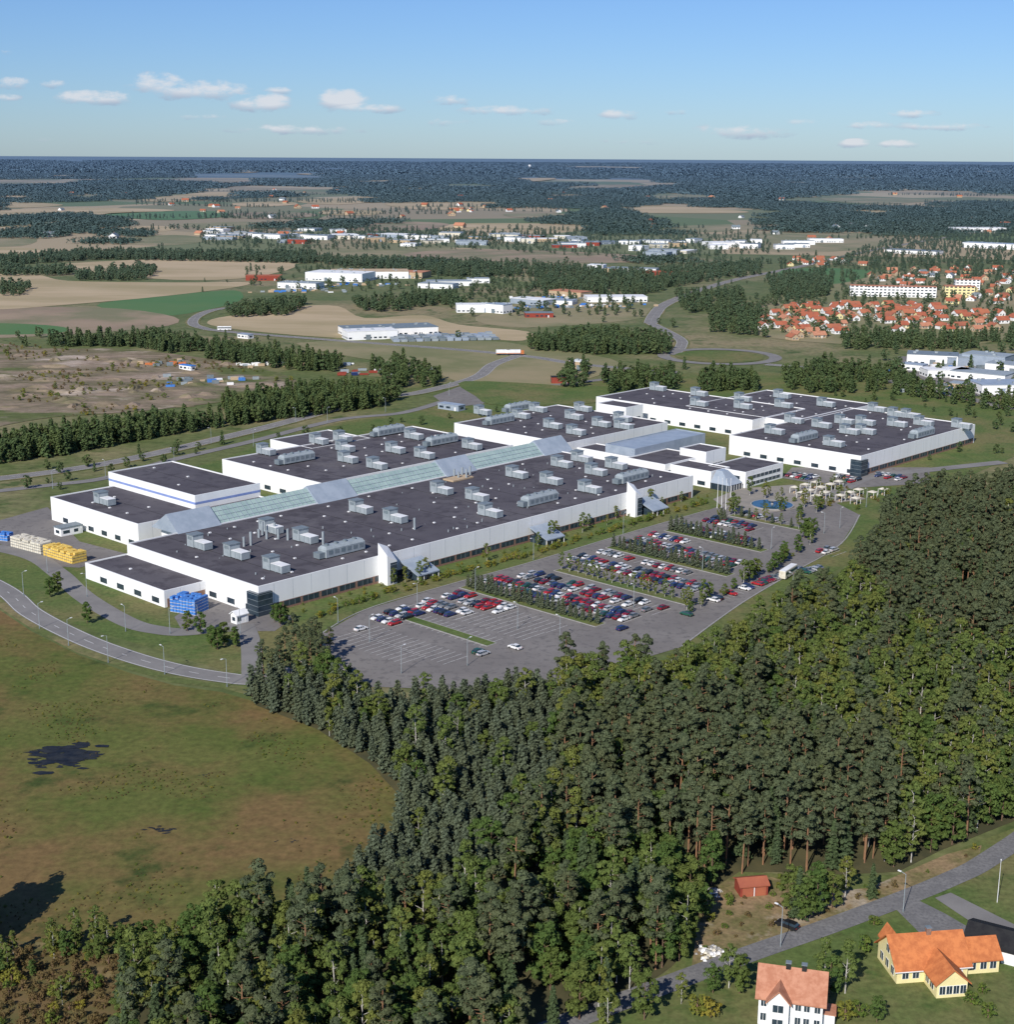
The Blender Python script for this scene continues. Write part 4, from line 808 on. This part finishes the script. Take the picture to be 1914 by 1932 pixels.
for x,y,w in((1705,562,70),(1625,560,18),(1815,562,30),(1830,548,26)): bld('apartment_block',x,y,w,12,11,'white' if w!=30 else 'ywall','pink',D(-8))
m=MB()
for i in range(14):
    for j in range(5): m.box(i*6,i*6+5,j*7,j*7+5,0,random.uniform(1.5,3),random.choice(('dgrey','grey','bluegrey')))
p=P(745,648); obj('stockyard_stacks',m.mesh('stockyard_stacks'),(p.x,p.y,.2),D(12))
def yardcl(n,A_,B_,cols):
    m=MB()
    for i in range(n):
        a=random.gauss(0,A_*.5);b=random.gauss(0,B_*.5);s=random.uniform(.8,1.6); m.box(a-s*1.8,a+s*1.8,b-s*.7,b+s*.7,0,random.uniform(.8,2.4),random.choice(cols))
    return m.mesh('scrapyard_containers')
obj('scrapyard_containers',yardcl(28,30,16,('tan','dgrey','grey','trim','blue')),P(390,722,0.2),.3); obj('scrapyard_containers',yardcl(35,40,10,('trim','grey','bluegrey','tan')),P(540,690,.2),.2)
obj('scrapyard_containers',yardcl(25,30,12,('dgrey','grey','navy_paint','redwall','trim')),P(720,705,.2),.2); obj('scrapyard_containers',yardcl(12,18,8,('tan','dgrey','orange')),P(290,690,.2),.2)
for q in ((1010,582),(1060,565),(1120,580),(680,540),(560,552),(1840,735),(1800,700),(1880,730)): obj('yard_goods',yardcl(30,50,18,('blue','grey','trim','dgrey','tan')),P(*q,.2),.2)
HM=[]
for wl,rf in(('white','ttile'),('ywall','redtile'),('tan','ttile'),('white','redtile'),('tan','pink'),('white','dgrey')):
    m=MB(); m.box(-6,6,-4.2,4.2,0,3.0,wl); m.gable(-6,6,-4.2,4.2,3.0,5.8,rf,wl,.5)
    for x in(-4.8,-1.8,3): win(m,x,x+1.4,-4.2,1,2.3)
    win(m,-2.5,-1.2,-6,1,2.3,'s'); win(m,1,2.3,-6,1,2.3,'s'); m.box(1.1,2.1,-4.27,-4.2,0,2.1,'trim'); m.box(1,1.8,-.4,.4,5,6.8,'brick')
    HM.append(m.mesh('suburban_house'))
TOWN=[[(1420,608),(1500,583),(1560,598),(1600,640),(1520,650),(1440,630)],[(1490,580),(1650,572),(1920,598),(1920,632),(1620,632),(1500,610)],[(1640,515),(1920,505),(1920,580),(1800,580),(1640,535)],[(1480,490),(1640,495),(1640,505),(1500,508)],[(850,398),(900,396),(900,402),(850,404)]]
nh=0
for ti,q in enumerate(TOWN):
    for x,y in scatter(wpoly(q),20 if ti<2 else 32,.3):
        if random.random()<.25: continue
        r=.3 if ti<2 else random.uniform(-.6,.6)
        obj('suburban_house',random.choices(HM,[.35,.15,.15,.15,.15,.05])[0],(x,y,.2),r+random.choice((0,1.57)),scale=(random.uniform(.7,1.1),random.uniform(.75,1),random.uniform(.8,1.05))); nh+=1
for _ in range(80):
    y=random.uniform(2300,6200); x=random.uniform(-.36,.36)*y; obj('farm_house',random.choice(HM[2:]),(x,y,.2),random.random()*3,scale=random.uniform(1,1.7))
m=MB(); m.cyl((0,0,0),(0,0,35),5,4,'trim',12); m.cyl((0,0,35),(0,0,50),12,12,'trim',16); obj('water_tower',m.mesh('water_tower'),P(1003,322))
for x,y in((955,672),(975,672)):
    m=MB(); m.box(-6,4,-1.25,1.25,1.1,3.9,'trim'); m.box(-6,4,-1.27,-1.25,1.2,1.7,'orange'); m.box(4.3,6.4,-1.2,1.2,.7,3.4,'orange'); m.box(5.2,6.43,-1.1,1.1,2.1,3.1,'glass')
    for xx in(-5,-3.7,5.2):
        for yy_ in(-1.25,.95): m.cyl((xx,yy_,.5),(xx,yy_+.3,.5),.5,.5,'tyre',10)
    m.box(-6,6.3,-.5,.5,.6,1.1,'dgrey'); obj('truck',m.mesh('truck'),P(x,y,.2),.1)
def coach(x,y,k,r):
    m=MB(); m.box(-5.5,5.5,-1.2,1.2,.4,3.0,k); m.box(-5.3,5.3,-1.23,1.23,1.6,2.5,'glass'); m.box(-5.5,5.5,-1.1,1.1,3.0,3.15,'trim')
    for xx in(-3.4,3.6):
        for yy_ in(-1.24,1.0): m.cyl((xx,yy_,.48),(xx,yy_+.24,.48),.48,.48,'tyre',10)
    obj('bus',m.mesh('bus'),P(x,y,.15),r)
coach(1492,1090,'cream',ang+.2); coach(425,625,'trim',0.1)
# ---------------------------------------------------------------- sky, sun
az=Vector((-.4,-.915,0)).normalized(); el=D(36)
sd=Vector((az.x*math.cos(el),az.y*math.cos(el),math.sin(el)))
sl=bpy.data.lights.new('sun','SUN'); sl.energy=5.0; sl.angle=D(.5); sl.color=(1,.95,.87); so=bpy.data.objects.new('sun',sl); scene.collection.objects.link(so); so.rotation_euler=sd.to_track_quat('Z','Y').to_euler()
w=bpy.data.worlds.new('World'); scene.world=w; w.use_nodes=True; t=w.node_tree; n=t.nodes; l=t.links
bg=n['Background']; bg.inputs[1].default_value=.1
sk=n.new('ShaderNodeTexSky'); sk.sky_type='NISHITA'; sk.sun_disc=False; sk.sun_elevation=el; sk.sun_rotation=math.atan2(sd.x,sd.y); sk.altitude=100; sk.dust_density=.2; sk.air_density=1.0; sk.ozone_density=3
tint=n.new('ShaderNodeMix'); tint.data_type='RGBA'; tint.blend_type='MULTIPLY'; tint.inputs[0].default_value=1; l.new(sk.outputs[0],tint.inputs[6]); tint.inputs[7].default_value=(.52,.7,1.04,1)
tc=n.new('ShaderNodeTexCoord'); sx=n.new('ShaderNodeSeparateXYZ'); l.new(tc.outputs['Generated'],sx.inputs[0])
def mth(op,a,b=None,cl=False):
    x=n.new('ShaderNodeMath'); x.operation=op; x.use_clamp=cl
    for i,q in enumerate((a,b)):
        if q is None: continue
        if isinstance(q,(int,float)): x.inputs[i].default_value=q
        else: l.new(q,x.inputs[i])
    return x.outputs[0]
yp=mth('MAXIMUM',sx.outputs[1],.05); ca=mth('DIVIDE',sx.outputs[0],yp); cb=mth('DIVIDE',sx.outputs[2],yp)
cc=n.new('ShaderNodeCombineXYZ'); l.new(ca,cc.inputs[0]); l.new(mth('MULTIPLY',cb,2.2),cc.inputs[1])
nz=n.new('ShaderNodeTexNoise'); nz.inputs['Scale'].default_value=55; nz.inputs['Detail'].default_value=8; nz.inputs['Roughness'].default_value=.62; l.new(cc.outputs[0],nz.inputs[0])
CL=[(20,158,50,16,.9),(180,186,90,18,1.1),(300,160,75,26,1),(385,172,115,24,1.05),(495,196,65,22,1.2),(650,190,55,28,1.3),(700,206,75,12,.9),(850,190,55,14,.8),(960,210,100,12,.9),(1170,217,45,14,.9),(560,246,140,12,.8),(1720,216,60,11,.9),(1780,240,95,11,.9),(1620,272,38,11,1.1),(1700,273,48,10,1.1),(1400,250,110,18,.75),(1640,238,65,10,.8),(100,160,32,10,.8),(530,172,42,9,.8),(1280,212,38,8,.7),(10,98,20,9,.6),(1520,233,65,9,.7),(840,232,55,10,.65),(10,186,34,10,.9),(380,222,65,8,.7),(1060,232,55,9,.7),(1200,268,70,8,.6),(100,265,60,8,.5)]
acc=None; top=None
for x,y,rx_,ry_,am in CL:
    d=RC@Vector(((x-960)/FPX,-(y-969)/FPX,-1)); a0_,b0_=d.x/d.y,d.z/d.y
    e1=mth('MULTIPLY',mth('SUBTRACT',ca,a0_),FPX/rx_/1.1); e2=mth('MULTIPLY',mth('SUBTRACT',cb,b0_),FPX/ry_)
    k=mth('MULTIPLY',mth('SUBTRACT',1.0,mth('ADD',mth('MULTIPLY',e1,e1),mth('MULTIPLY',e2,e2)),True),am)
    tp=mth('MULTIPLY',k,mth('ADD',mth('MULTIPLY',e2,.9),.6))
    acc=k if acc is None else mth('MAXIMUM',acc,k); top=tp if top is None else mth('MAXIMUM',top,tp)
mr=n.new('ShaderNodeMapRange'); mr.interpolation_type='SMOOTHSTEP'; mr.inputs[1].default_value=.22; mr.inputs[2].default_value=.9
l.new(mth('ADD',mth('MULTIPLY',acc,.75),mth('MULTIPLY',mth('SUBTRACT',nz.outputs[0],.5),2.2)),mr.inputs[0])
gate=mth('MULTIPLY',mth('MULTIPLY',mr.outputs[0],mth('MULTIPLY',acc,5.0,True)),.85)
cm_=n.new('ShaderNodeMix'); cm_.data_type='RGBA'; cm_.inputs[6].default_value=(3.4,4.2,5.6,1); cm_.inputs[7].default_value=(7.2,7.4,7.9,1); l.new(mth('MULTIPLY',top,1.9,True),cm_.inputs[0])
mx=n.new('ShaderNodeMix'); mx.data_type='RGBA'; l.new(gate,mx.inputs[0]); l.new(tint.outputs[2],mx.inputs[6]); l.new(cm_.outputs[2],mx.inputs[7]); l.new(mx.outputs[2],bg.inputs[0])
print('forest',nfor,'patch',npatch,'belts',len(bp),'cars',ncar,'houses',nh,'A',A)
